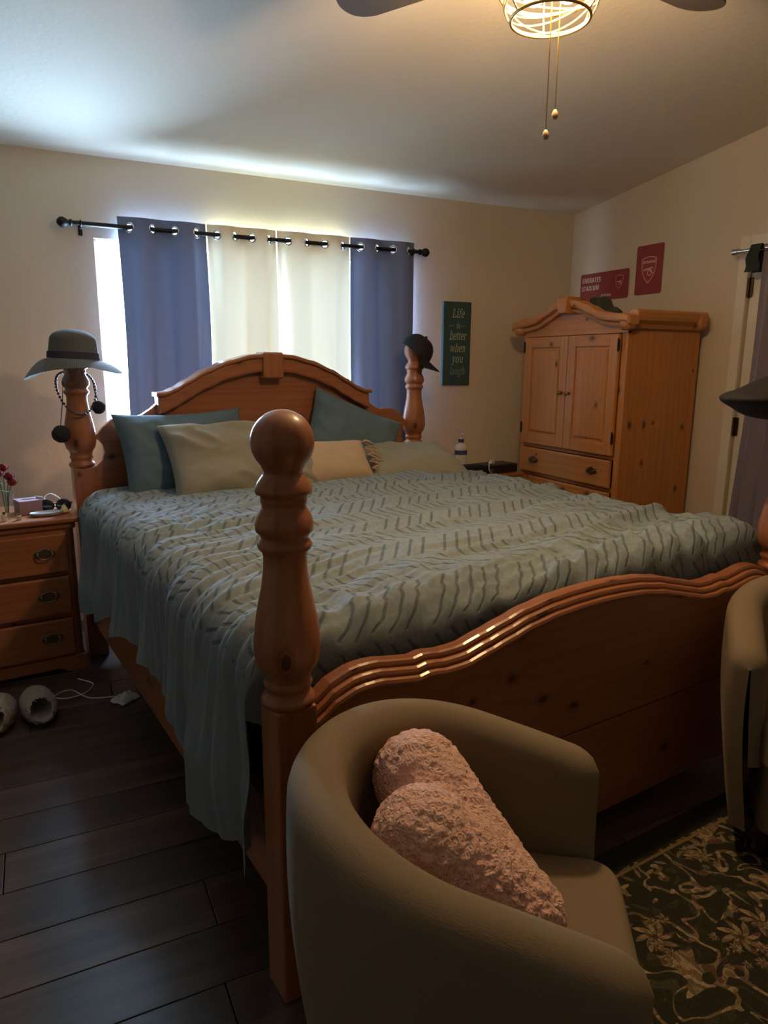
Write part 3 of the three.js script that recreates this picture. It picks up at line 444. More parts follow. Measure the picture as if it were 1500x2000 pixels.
// ---------------------------------------------------------------- tub chairs
const velvet = new THREE.MeshPhysicalMaterial({ color: 0x86765e, roughness: 0.92, bumpMap: fineN, bumpScale: 0.0003, sheen: 0.35, sheenRoughness: 0.45, sheenColor: new THREE.Color(0.4, 0.36, 0.3) });
function tubChair(label, pos, turn) {
  const t = thing('tub_chair', label, 'armchair', pos, turn, 'tub chairs');
  const r = 0.265, a = 0.25, hb = 0.755, hf = 0.625, th = 0.098, T = 2 * a + Math.PI * r, yb = 0.1;
  const path = (s) => { if (s < a) return [r, a - s, 1, 0]; if (s > T - a) return [-r, s - (T - a), -1, 0]; const k = (s - a) / r; return [r * Math.cos(k), -r * Math.sin(k), Math.cos(k), -Math.sin(k)]; };
  const N = 110, K = 46;
  const shell = grid(N, K, (u, v) => {
    const s = u * T, [x, z, nx, nz] = path(s), e = Math.min(s, T - s), cap = e < th / 2 ? Math.sqrt(Math.max(0, 1 - Math.pow(1 - e / (th / 2), 2))) : 1;
    const f = Math.pow((z + r) / (a + r), 1.3), top = lerp(hb, hf, f) - 0.035 * (1 - cap), hw = th / 2 * Math.max(0.04, cap), rr = Math.min(0.047, hw * 0.98);
    // section: up the outside, over the roll, down the inside
    let off, y; const k = v;
    if (k < 0.4) { y = lerp(yb, top - rr, k / 0.4); off = hw; } else if (k < 0.7) { const an = (k - 0.4) / 0.3 * Math.PI; y = top - rr + rr * Math.sin(an); off = Math.sign(Math.cos(an)) * (Math.abs(Math.cos(an)) * rr + (hw - rr)); if (Math.abs(Math.cos(an)) < 1e-6) off = 0; } else { y = lerp(top - rr, 0.3, (k - 0.7) / 0.3); off = -hw; }
    const taper = 1 - 0.17 * Math.pow(1 - step(yb - 0.15, hb, y), 1.2);
    const bulge = off > 0 ? 0.012 * Math.sin(Math.min(1, (y - yb) / (top - yb)) * Math.PI) : 0;
    return [(x + nx * (off + bulge)) * taper, y, (z + nz * (off + bulge)) * (z < 0 ? taper : 1)];
  }, (u, v) => [u * T / 0.25, v * 1.4 / 0.25]);
  mesh('shell', shell, velvet, t);
  const sw = r - th / 2 - 0.006, fr = 0.275, pts = []; pts.push([-sw, fr - 0.05]);
  const out = new THREE.Shape(); out.moveTo(-sw + 0.012, 0); out.absarc(0, 0, sw - 0.012, Math.PI, 2 * Math.PI, false); out.lineTo(sw - 0.012, fr - 0.06); out.quadraticCurveTo(sw - 0.012, fr, sw - 0.07, fr); out.lineTo(-sw + 0.07, fr); out.quadraticCurveTo(-sw + 0.012, fr, -sw + 0.012, fr - 0.06);
  const seat = new THREE.ExtrudeGeometry(out, { depth: 0.085, bevelEnabled: true, bevelThickness: 0.026, bevelSize: 0.026, bevelOffset: -0.014, bevelSegments: 6, curveSegments: 24 }); seat.rotateX(Math.PI / 2); seat.translate(0, 0.415, 0);
  mesh('seat_cushion', boxUV(seat, 'x', 0.25, 0.25), velvet, t);
  const bs = new THREE.ExtrudeGeometry(out, { depth: 0.19, bevelEnabled: true, bevelThickness: 0.004, bevelSize: 0.004, bevelSegments: 1, curveSegments: 16 }); bs.rotateX(Math.PI / 2); bs.scale(0.985, 1, 0.93); bs.translate(0, 0.3, 0);
  mesh('seat_base', boxUV(bs, 'x', 0.25, 0.25), velvet, t);
  const legM = new THREE.MeshStandardMaterial({ color: 0x21160f, roughness: 0.5 });
  for (const [x, z] of [[-0.17, 0.19], [0.17, 0.19], [-0.14, -0.16], [0.14, -0.16]]) mesh('leg', cyl(0.022, 0.016, 0.106, x, 0.053, z, 14), legM, t);
  return t;
}
const CH1 = [0.614, 0.0135, -0.897], CH1T = 0.958;
tubChair('olive taupe tub chair holding the pink fluffy pillow, nearest the camera', CH1, CH1T);
tubChair('olive taupe tub chair cut off by the picture edge, beside the footboard', [2.055, 0.0135, -1.135], -0.85);
{
  const A = [0.585, 0.66, -1.035], B = [0.515, 0.645, -0.895], C = [0.645, 0.53, -0.795];
  const fl = (x, y, z) => { const n = vn3(x * 125, y * 125, z * 125, 3), m = vn3(x * 40, y * 40, z * 40, 9); return 0.0075 * n + 0.003 * m; };
  const g = sdfGeo([0.59, 0.6, -0.91], 0.24, 132, (x, y, z) => smin(cone([x, y, z], A, C, 0.09, 0.07), cone([x, y, z], B, C, 0.09, 0.074), 0.02) - fl(x, y, z) + 0.008);
  const curl = dataTex(256, 256, (u, v) => { const t = 255 * (1 - Math.abs(2 * vn(u * 42, v * 42, 42, 42, 3) - 1)) * (0.5 + 0.5 * vn(u * 84, v * 84, 84, 84, 6)); return [t, t, t]; }, false);
  const o = mesh('fluffy_pillow', boxUV(g, 'x', 0.2, 0.2), new THREE.MeshPhysicalMaterial({ bumpMap: curl, bumpScale: 0.0035, color: 0xf0c4b4, roughness: 1, sheen: 0.6, sheenRoughness: 0.5, sheenColor: new THREE.Color(0.9, 0.62, 0.5) }));
  o.userData = { label: 'pink fluffy heart shaped sherpa pillow in the near tub chair', category: 'pillow' };
}

// ---------------------------------------------------------------- rug
{
  const RW = 2.3, RL = 1.7;
  const map = canvasTex(1536, 1136, (c, w, h) => {
    const R = rngOf(31), px = w / RW; c.fillStyle = '#2c2a1c'; c.fillRect(0, 0, w, h);
    c.fillStyle = '#23231a'; c.fillRect(0, 0, w, h * 0.04); c.fillRect(0, 0, w * 0.03, h); c.fillRect(0, h * 0.96, w, h); c.fillRect(w * 0.97, 0, w, h);
    const cols = ['#8f7c5e', '#7a684a', '#a08c6e', '#6c5f44', '#86725e', '#5f4838'], green = ['#3b3b27', '#333420', '#423f2b'];
    const leaf = (x, y, a, l, col) => { c.save(); c.translate(x, y); c.rotate(a); c.fillStyle = col; c.beginPath(); c.moveTo(0, 0); c.quadraticCurveTo(l * 0.5, -l * 0.32, l, 0); c.quadraticCurveTo(l * 0.5, l * 0.32, 0, 0); c.fill(); c.restore(); };
    const flower = (x, y, r) => { const n = 6 + Math.floor(R() * 3); for (let ring = 2; ring >= 0; ring--) for (let k = 0; k < n; k++) leaf(x + Math.cos(k / n * 6.283 + ring) * r * 0.15 * ring, y + Math.sin(k / n * 6.283 + ring) * r * 0.15 * ring, k / n * 6.283 + ring * 0.4, r * (0.45 + 0.25 * ring), cols[(ring * 2 + k) % 6]); c.fillStyle = '#4b3424'; c.beginPath(); c.arc(x, y, r * 0.16, 0, 7); c.fill(); };
    const vine = (x, y, a, len) => { c.strokeStyle = cols[Math.floor(R() * 4)]; c.lineWidth = 2 + 2.5 * R(); c.beginPath(); c.moveTo(x, y); let b = a; for (let i = 0; i < len; i++) { b += (R() - 0.45) * 0.5; x += Math.cos(b) * 7; y += Math.sin(b) * 7; c.lineTo(x, y); if (i % 3 === 1) leaf(x, y, b + (R() < 0.5 ? 1 : -1) * 0.9, 9 + 11 * R(), R() < 0.65 ? cols[Math.floor(R() * 5)] : green[Math.floor(R() * 3)]); } c.stroke(); };
    { // dense scrollwork
      const im = c.getImageData(0, 0, w, h), hex = (q) => [1, 3, 5].map((i) => parseInt(q.slice(i, i + 2), 16)), cc = cols.map(hex), gg = green.map(hex);
      for (let j = Math.floor(h * 0.045); j < h * 0.955; j++) for (let i = Math.floor(w * 0.032); i < w * 0.968; i++) {
        const x = i / 30, y = j / 30, wx = x + 2.6 * vn(x * 0.8, y * 0.8, 1e6, 1e6, 1), wy = y + 2.6 * vn(x * 0.8 + 40, y * 0.8, 1e6, 1e6, 2), n = vn(wx, wy, 1e6, 1e6, 3), m = vn(x * 0.22, y * 0.22, 1e6, 1e6, 4), o = (j * w + i) * 4;
        const line = Math.abs(n - 0.5) < 0.05 + 0.07 * m, leafy = vn(wx * 1.9 + 9, wy * 1.9, 1e6, 1e6, 6) > 0.72;
        const q = line ? cc[Math.floor(vn(x * 1.3, y * 1.3, 1e6, 1e6, 7) * 5.99)] : leafy ? gg[Math.floor(vn(x, y, 1e6, 1e6, 8) * 2.99)] : null; if (q) { im.data[o] = q[0]; im.data[o + 1] = q[1]; im.data[o + 2] = q[2]; }
      }
      c.putImageData(im, 0, 0);
    }
    for (let i = 0; i < 60; i++) { const x = w * (0.06 + 0.88 * R()), y = h * (0.08 + 0.84 * R()), r = 26 + 22 * R(); c.fillStyle = '#2a2619'; c.beginPath(); c.arc(x, y, r * 0.9, 0, 7); c.fill(); flower(x, y, r * 0.8); for (let k = 0; k < 5; k++) flower(x + (R() - 0.5) * r * 2.2, y + (R() - 0.5) * r * 2.2, 7 + 8 * R()); }
    c.strokeStyle = '#8d7650'; c.lineWidth = 7; c.strokeRect(w * 0.036, h * 0.052, w * 0.928, h * 0.896);
    for (let i = 0; i < 90; i++) { const x = w * (0.05 + 0.9 * i / 90); leaf(x, h * 0.075, i, 26, cols[i % 5]); leaf(x, h * 0.925, i, 26, cols[i % 5]); }
    const id = c.getImageData(0, 0, w, h); for (let i = 0; i < id.data.length; i += 4) { const k = 0.72 + 0.5 * R(); id.data[i] *= k; id.data[i + 1] *= k; id.data[i + 2] *= k; } c.putImageData(id, 0, 0);
  });
  const g = new RoundedBoxGeometry(RW, 0.012, RL, 2, 0.005), p = g.attributes.position, uv = g.attributes.uv;
  for (let i = 0; i < p.count; i++) uv.setXY(i, p.getX(i) / RW + 0.5, 0.5 - p.getZ(i) / RL);
  const o = mesh('area_rug', g, new THREE.MeshPhysicalMaterial({ map, roughness: 1, bumpMap: rep(fineN, 6, 4), bumpScale: 0.003 }));
  const e = [1.459, -1.353], c = Math.cos(0.0885), n = Math.sin(0.0885); // the far edge passes through e
  o.position.set(e[0] + 0.42 * c + n * RL / 2, 0.0065, e[1] - 0.42 * n + c * RL / 2); o.rotation.y = 0.0885;
  o.userData = { label: 'dark floral area rug with beige scrolls under the tub chairs', category: 'rug' };
}

// ---------------------------------------------------------------- ceiling fan with caged lamp
{
  const H = [1.32, 0, -1.70], f = thing('ceiling_fan', 'ceiling fan with three dark blades and a wire caged lamp', 'ceiling fan', H);
  const fanM = new THREE.MeshStandardMaterial({ color: 0x6e6558, roughness: 0.55 }), wire = new THREE.MeshStandardMaterial({ color: 0xd2b27a, roughness: 0.4, metalness: 0.6 });
  const cY = CE(H[2]);
  mesh('canopy', new THREE.LatheGeometry([[0, 0.03], [0.07, 0.03], [0.068, -0.02], [0.05, -0.05], [0.02, -0.06], [0, -0.06]].map((p) => new THREE.Vector2(...p)), 28).translate(0, cY - 0.012, 0), fanM, f);
  mesh('downrod', cyl(0.012, 0.012, 0.16, 0, cY - 0.13, 0, 14), fanM, f);
  mesh('motor_housing', new THREE.LatheGeometry([[0, 2.585], [0.06, 2.585], [0.095, 2.57], [0.11, 2.54], [0.11, 2.505], [0.09, 2.48], [0.06, 2.47], [0, 2.47]].map((p) => new THREE.Vector2(...p)), 36), fanM, f);
  for (const ang of [-124, -4, 116]) {
    const a = ang * Math.PI / 180;
    const sh = new THREE.Shape(); sh.moveTo(0.2, -0.055); sh.lineTo(0.58, -0.075); sh.quadraticCurveTo(0.665, -0.07, 0.67, 0); sh.quadraticCurveTo(0.665, 0.07, 0.58, 0.075); sh.lineTo(0.2, 0.055); sh.closePath();
    const g = new THREE.ExtrudeGeometry(sh, { depth: 0.006, bevelEnabled: true, bevelSize: 0.001, bevelThickness: 0.001, bevelSegments: 1, curveSegments: 10 }); g.rotateX(Math.PI / 2 + 0.2); g.translate(0, 2.503, 0); g.rotateY(-a);
    const b = mesh('blade', boxUV(g, 'x', 0.5, 0.5), new THREE.MeshStandardMaterial({ color: 0x5b5148, roughness: 0.6 }), f);
    mesh('blade_iron', new THREE.BoxGeometry(0.16, 0.006, 0.035).translate(0.15, 2.498, 0).rotateY(-a), fanM, b);
  }
  const kit = mesh('lamp_kit', new THREE.LatheGeometry([[0, 2.472], [0.04, 2.472], [0.058, 2.46], [0.062, 2.44], [0.05, 2.425], [0, 2.425]].map((p) => new THREE.Vector2(...p)), 28), fanM, f); kit.position.y = 0.055;
  const ring = (R, y, tr = 0.0035) => new THREE.TorusGeometry(R, tr, 8, 64).rotateX(Math.PI / 2).translate(0, y, 0);
  const cage = [ring(0.07, 2.43), ring(0.135, 2.335, 0.006), ring(0.105, 2.268, 0.0045)];
  const R = rngOf(4);
  for (let k = 0; k < 5; k++) { const t = new THREE.TorusGeometry(0.125, 0.0026, 6, 56); t.rotateX(Math.PI / 2 + (R() - 0.5) * 0.9); t.rotateY(R() * 6.28); t.translate(0, 2.325, 0); cage.push(t); }
  for (let k = 0; k < 6; k++) { const a = k / 6 * 6.283, c = Math.cos(a), s = Math.sin(a); cage.push(tube([[0.066 * c, 2.43, 0.066 * s], [0.13 * c, 2.38, 0.13 * s], [0.135 * c, 2.335, 0.135 * s], [0.122 * c, 2.29, 0.122 * s], [0.105 * c, 2.268, 0.105 * s]], 0.0026, 16, 6)); }
  mesh('wire_cage', merge(cage), wire, kit);
  const bulbG = new THREE.LatheGeometry([[0, -0.062], [0.012, -0.06], [0.023, -0.052], [0.029, -0.04], [0.03, -0.03], [0.026, -0.016], [0.017, 0.0], [0.013, 0.012], [0, 0.012]].map((p) => new THREE.Vector2(...p)), 24);
  const bulbM = new THREE.MeshStandardMaterial({ color: 0xfff0d0, emissive: new THREE.Color(1, 0.74, 0.42), emissiveIntensity: 14, roughness: 0.3 });
  for (let k = 0; k < 3; k++) {
    const a = (k * 120 + 8) * Math.PI / 180, x = 0.052 * Math.cos(a), z = 0.052 * Math.sin(a);
    mesh('lamp_socket', cyl(0.016, 0.018, 0.05, x, 2.41, z, 16), fanM, kit);
    const b = mesh('light_bulb', bulbG, bulbM, kit); b.position.set(x, 2.375, z); b.castShadow = false;
    const L = new THREE.PointLight(LAMP_COLOR, LAMP_POWER); L.position.set(x, 2.395, z); L.castShadow = true; L.shadow.radius = 1.2; f.add(L);
  }
  const fob = new THREE.LatheGeometry([[0, 0.012], [0.004, 0.011], [0.008, 0.003], [0.009, -0.006], [0.006, -0.012], [0, -0.014]].map((p) => new THREE.Vector2(...p)), 16);
  for (const [x, z, y] of [[-0.02, 0.03, 1.985], [0.02, 0.015, 2.045]]) { const c = mesh('pull_chain', cyl(0.0016, 0.0016, 2.43 - y, x, (2.43 + y) / 2, z, 6), M.brass, kit); const o = mesh('fob', fob, new THREE.MeshStandardMaterial({ color: 0xb9966a, roughness: 0.4 }), c); o.position.set(x, y - 0.01, z); }
}

// ---------------------------------------------------------------- things on the walls
{
  const s = thing('wall_sign', 'narrow dark teal board with handwritten cream words on the back wall', 'sign', [2.531, 1.552, ZB + 0.012]);
  mesh('board', rbox(0.212, 0.535, 0.022, 0, 0, 0, 0.003), new THREE.MeshStandardMaterial({ color: 0x2f4d50, roughness: 0.7 }), s);
  const map = canvasTex(420, 1060, (c, w, h) => {
    c.fillStyle = '#33504f'; c.fillRect(0, 0, w, h); const R = rngOf(2); for (let i = 0; i < 900; i++) { c.fillStyle = R() < 0.5 ? 'rgba(20,34,36,0.12)' : 'rgba(120,140,130,0.07)'; c.fillRect(R() * w, R() * h, 1 + 2 * R(), 20 + 60 * R()); }
    c.fillStyle = '#b9bba6'; c.textAlign = 'center'; const word = (t, y, size, sx = 0.72, a = 1) => { c.save(); c.globalAlpha = a; c.translate(w / 2 + 10, y); c.scale(sx, 1); c.font = 'italic ' + size + 'px serif'; c.fillText(t, 0, 0); c.restore(); };
    word('Life', 195, 150); word('is', 330, 100); c.fillRect(70, 300, 85, 4); c.fillRect(265, 300, 85, 4); word('better', 480, 150, 0.62); word('when', 635, 140, 0.66); word('you', 775, 140, 0.72); word('laugh', 930, 130, 0.7, 0.6);
  });
  const face = mesh('lettering', new THREE.PlaneGeometry(0.206, 0.529).translate(0, 0, 0.0116), new THREE.MeshStandardMaterial({ map, roughness: 0.7 }), s); face.userData.label = 'cream handwritten words';

  const shield = (c, x, y, k, line, fill) => { c.save(); c.translate(x, y); c.scale(k, k); c.strokeStyle = line; c.lineWidth = 0.05; c.fillStyle = fill; c.beginPath(); c.moveTo(-0.5, -0.55); c.quadraticCurveTo(0, -0.75, 0.5, -0.55); c.quadraticCurveTo(0.55, 0.3, 0, 0.7); c.quadraticCurveTo(-0.55, 0.3, -0.5, -0.55); c.fill(); c.stroke();
    c.strokeStyle = line; c.lineWidth = 0.09; c.beginPath(); c.moveTo(-0.36, 0.02); c.lineTo(0.3, -0.08); c.stroke(); c.lineWidth = 0.06; c.beginPath(); c.arc(0.08, 0.16, 0.15, 0, 7); c.stroke(); c.beginPath(); c.moveTo(0.05, 0.06); c.lineTo(0.36, 0.22); c.stroke(); c.restore(); };
  const red = new THREE.MeshStandardMaterial({ color: 0x933a34, roughness: 0.55 });
  // plates on the right wall face -x
  const plate = (name, label, w, h, y, z, tilt, draw) => {
    const p = thing(name, label, 'sign', [XR - 0.004, y, z], -Math.PI / 2); p.rotation.order = 'YXZ'; p.rotation.z = tilt;
    const sh = new THREE.Shape(), r = 0.012, a = w / 2, b = h / 2; sh.moveTo(-a + r, -b); sh.lineTo(a - r, -b); sh.quadraticCurveTo(a, -b, a, -b + r); sh.lineTo(a, b - r); sh.quadraticCurveTo(a, b, a - r, b); sh.lineTo(-a + r, b); sh.quadraticCurveTo(-a, b, -a, b - r); sh.lineTo(-a, -b + r); sh.quadraticCurveTo(-a, -b, -a + r, -b);
    mesh('plate', new THREE.ExtrudeGeometry(sh, { depth: 0.003, bevelEnabled: true, bevelSize: 0.0008, bevelThickness: 0.0008, bevelSegments: 1 }), red, p);
    const pr = mesh('print', new THREE.PlaneGeometry(w - 0.006, h - 0.006).translate(0, 0, 0.0045), new THREE.MeshStandardMaterial({ map: canvasTex(Math.round(w * 2000), Math.round(h * 2000), draw), roughness: 0.55 }), p); pr.userData.label = 'white lettering and crest print';
  };
  plate('stadium_sign', 'wide red stadium name sign on the right wall, half hidden by the armoire', 0.445, 0.178, 1.938, -3.762, 0.0, (c, w, h) => {
    c.fillStyle = '#933a34'; c.fillRect(0, 0, w, h); c.fillStyle = '#e2d4cc'; c.font = 'bold ' + Math.round(h * 0.25) + 'px sans-serif'; c.textAlign = 'left'; c.save(); c.translate(w * 0.03, 0); c.scale(0.86, 1); c.fillText('EMIRATES', 0, h * 0.32); c.fillText('STADIUM', 0, h * 0.62); c.restore();
    shield(c, w * 0.83, h * 0.42, h * 0.36, '#d8b9ae', '#8a2824'); c.font = 'bold ' + Math.round(h * 0.13) + 'px sans-serif'; c.fillText('ARSENAL', w * 0.46, h * 0.9);
  });
  plate('crest_sign', 'upright red crest sign on the right wall above the armoire corner', 0.209, 0.29, 2.0, -3.375, 0.0, (c, w, h) => {
    c.fillStyle = '#933a34'; c.fillRect(0, 0, w, h); shield(c, w * 0.5, h * 0.5, w * 0.56, '#d3aa9c', '#a24238'); c.fillStyle = '#e6d6cc'; c.font = 'bold ' + Math.round(w * 0.13) + 'px serif'; c.textAlign = 'center'; c.fillText('Arsenal', w * 0.5, h * 0.37);
  });
}

// ---------------------------------------------------------------- curtain over the right-hand door
{
  const rod = thing('door_rod', 'silver tension rod across the right hand door', 'curtain rod', [XR - 0.075, 2.01, -2.27]);
  mesh('pole', new THREE.CylinderGeometry(0.011, 0.011, 0.86, 14).rotateX(Math.PI / 2), M.chrome, rod);
  for (const s of [-1, 1]) { const f = mesh('end_cap', new THREE.CylinderGeometry(0.018, 0.018, 0.03, 18).rotateX(Math.PI / 2).translate(0, 0, s * 0.44), M.chrome, rod); mesh('bracket', rbox(0.05, 0.022, 0.012, 0.028, 0, s * 0.42, 0.003), M.chrome, f); }
  const t = thing('door_curtain', 'mauve grey curtain hanging over the right hand door', 'curtain', [XR - 0.075, 0, 0]);
  mesh('cloth', grid(90, 60, (u, v) => { const y = 2.03 - v * 1.95, A = 0.03 + 0.012 * v; return [A * Math.sin(u * 44 + 0.6 * Math.sin(v * 5)) - 0.012 * v - (v < 0.05 ? 0 : 0.004), y, lerp(-2.545 - 0.03 * v * (1 - u), -1.9, u) + 0.01 * Math.sin(u * 88) * v]; }, (u, v) => [u * 8, v * 16]), new THREE.MeshPhysicalMaterial({ color: 0x8d8493, roughness: 0.95, bumpMap: weave, bumpScale: 0.0005, side: THREE.DoubleSide }), t);
  const k = mesh('draped_scarf', grid(20, 40, (u, v) => { const L = (v - 0.5) * 0.3, w = 0.07 * (0.8 + 0.5 * Math.abs(v - 0.5) * 2); const fold = Math.abs(L) < 0.035 ? [Math.sin(L / 0.022) * 0.0225 - 0.0, 0.024 * Math.cos(L / 0.022)] : [Math.sign(L) * 0.0245, -Math.abs(L) + 0.035]; return [XR - 0.075 + fold[0] - 0.0 + (L > 0 ? 0.004 : -0.02 * Math.abs(L) - 0.012 * Math.sin(u * 14) * Math.abs(L) * 4), 2.012 + fold[1], -2.585 + (u - 0.5) * w + 0.006 * Math.sin(v * 20)]; }), new THREE.MeshStandardMaterial({ color: 0x2b352d, roughness: 0.95, side: THREE.DoubleSide }));
  k.userData = { label: 'dark green cloth slung over the end of the door rod', category: 'cloth' };
}

// ---------------------------------------------------------------- hats on the bed posts
function capThing(name, label, pos, turn, tilt, roll, crownMat) {
  const t = thing(name, label, 'cap', pos, 0); const R = 0.097;
  t.rotation.set(tilt, turn, roll, 'YXZ');
  // crown: six gores over a rounded dome, open below
  mesh('crown', grid(72, 24, (u, v) => { const a = u * 2 * Math.PI, e = v * Math.PI / 2, seam = 1 - 0.03 * Math.pow(Math.abs(Math.cos(a * 3)), 14); const r = R * Math.pow(Math.cos(e), 0.75) * seam, y = 0.105 * Math.sin(e); return [r * Math.sin(a) * 0.94, y, r * Math.cos(a) * 1.04]; }), Object.assign(crownMat.clone(), { side: THREE.DoubleSide }), t);
  mesh('button', move(new THREE.SphereGeometry(0.009, 14, 8), 0, 0.106, 0), crownMat, t);
  const vis = (sg) => grid(28, 14, (u, v) => { const a = (u - 0.5) * 2.1, r0 = R * 0.98, L = 0.083 * Math.cos(a * 0.72), r = r0 + L * v; return [r * Math.sin(a) * 0.94, 0.004 - 0.010 * v - 0.034 * Math.pow(Math.abs(u - 0.5) * 2, 2) * v + sg * 0.0022, r * Math.cos(a) * 1.04]; });
  mesh('visor', merge([vis(1), vis(-1)]), Object.assign(crownMat.clone(), { side: THREE.DoubleSide }), t);
  return t;
}
{
  const p1 = bedPt(BW, 1.487, 0); capThing('baseball_cap', 'black baseball cap tipped over the right headboard post', [p1[0], p1[1], p1[2] + 0.01], 0.9, 0.62, -0.1, M.black);
  const q = bedPt(BW, 1.2685, BL), el = (x, y, z, c, rr) => (Math.hypot((x - c[0]) / rr[0], (y - c[1]) / rr[1], (z - c[2]) / rr[2]) - 1) * Math.min(...rr);
  const fc = mesh('flat_cap', boxUV(sdfGeo([q[0] - 0.06, 1.31, q[2]], 0.28, 96, (x, y, z) => { let d = smin(el(x, y, z, [q[0] - 0.075, 1.315, q[2]], [0.235, 0.04, 0.155]), el(x, y, z, [q[0] + 0.0, 1.34, q[2]], [0.15, 0.058, 0.15]), 0.03); d = smin(d, el(x, y, z, [q[0] - 0.01, 1.268, q[2]], [0.185, 0.03, 0.14]), 0.03); const inside = Math.min(Math.hypot(x - q[0], y - q[1], z - q[2]) - 0.067, Math.max(Math.hypot(x - q[0], z - q[2]) - 0.067, y - q[1])); return Math.max(d, -inside); }), 'x', 0.2, 0.2), M.black);
  fc.userData = { label: 'soft black flat cap on the right foot post at the picture edge', category: 'cap' };
  // straw sun hat on the left head post
  const straw = dataTex(256, 256, (u, v) => { const a = Math.sin(u * 2 * Math.PI * 32) * 0.5 + 0.5, b = Math.sin((v + 0.5 * Math.floor(u * 32) / 32 * 2) * 2 * Math.PI * 32) * 0.5 + 0.5; const t = 40 + 200 * a * b; return [t, t, t]; }, false);
  const strawC = dataTex(256, 256, (u, v) => { const a = Math.sin(u * 2 * Math.PI * 16) * 0.5 + 0.5, b = Math.sin((v + u * 0.5) * 2 * Math.PI * 16) * 0.5 + 0.5, t = 0.5 + 0.55 * a * b + 0.1 * vn(u * 64, v * 64, 64, 64, 4); return [168 * t, 160 * t, 146 * t]; });
  const strawM = new THREE.MeshPhysicalMaterial({ map: strawC, roughness: 0.9, transmission: 0.12, thickness: 0, bumpMap: straw, bumpScale: 0.006, side: THREE.DoubleSide });
  const p = bedPt(0, 1.43, 0), h = thing('sun_hat', 'woven straw sun hat with drooping brim on the left headboard post', 'hat', p, 0.3); h.rotation.z = -0.05;
  mesh('crown', grid(72, 26, (u, v) => { const a = u * 2 * Math.PI; let r, y; if (v < 0.5) { const k = v / 0.5; r = lerp(0.108, 0.098, k); y = 0.085 * k; } else { const k = (v - 0.5) / 0.5 * Math.PI / 2; r = 0.098 * Math.cos(k); y = 0.085 + 0.05 * Math.sin(k); } return [r * Math.cos(a), y, r * 1.1 * Math.sin(a)]; }, (u, v) => [u * 7, v * 2.2]), strawM, h);
  mesh('hat_band', grid(72, 2, (u, v) => { const a = u * 2 * Math.PI, r = 0.111 - 0.002 * v; return [r * Math.cos(a), 0.004 + 0.028 * v, r * 1.1 * Math.sin(a)]; }), new THREE.MeshStandardMaterial({ color: 0x3a3a44, roughness: 0.9, side: THREE.DoubleSide }), h);
  mesh('brim', grid(96, 20, (u, v) => { const a = u * 2 * Math.PI, r = 0.108 + 0.098 * v, droop = -0.035 * v * v - 0.055 * v * v * Math.max(0, -Math.cos(a)) - 0.02 * v * Math.sin(a * 2); return [r * Math.cos(a), droop, (r + 0.008) * Math.sin(a)]; }, (u, v) => [u * 10, v * 1.4]), strawM, h);
  // beads and two pompoms looped round the same post
  const g = thing('pompom_garland', 'dark pompom and bead garland looped on the left headboard post under the hat', 'garland', bedPt(0, 0, 0), BT);
  const beadM = new THREE.MeshStandardMaterial({ color: 0x4a4656, roughness: 0.35 }), R = rngOf(9);
  const loop = []; for (let k = 0; k < 46; k++) { const a = k / 46 * 6.283, sag = 0.19 * Math.pow((1 + Math.sin(a)) / 2, 1.5); loop.push([0.083 * Math.cos(a), 1.375 - sag, 0.083 * Math.sin(a)]); }
  const bead = new THREE.SphereGeometry(0.0062, 10, 8);
  for (const q of loop) { const b = mesh('bead', bead, beadM, g); b.position.set(...q); }
  mesh('string', tube(loop, 0.0012, 90, 5, true), beadM, g);
  const pomM = new THREE.MeshStandardMaterial({ color: 0x2c2b33, roughness: 1 });
  const pom = (c, r) => mesh('pompom', sdfGeo(c, r * 1.4, 34, (x, y, z) => Math.hypot(x - c[0], y - c[1], z - c[2]) - r + 0.006 * vn3(x * 190, y * 190, z * 190, 5)), pomM, g);
  pom([-0.088, 1.1, 0.06], 0.042); pom([0.082, 1.215, 0.05], 0.033);
  for (const [a, b] of [[[-0.088, 1.1, 0.06], [-0.06, 1.335, 0.055]], [[0.082, 1.215, 0.05], [0.062, 1.35, 0.05]]]) mesh('cord', tube([b, [(a[0] + b[0]) / 2 - 0.004, (a[1] + b[1]) / 2, (a[2] + b[2]) / 2 + 0.02], [a[0], a[1] + 0.035, a[2]]], 0.0018, 12, 5), pomM, g);
}

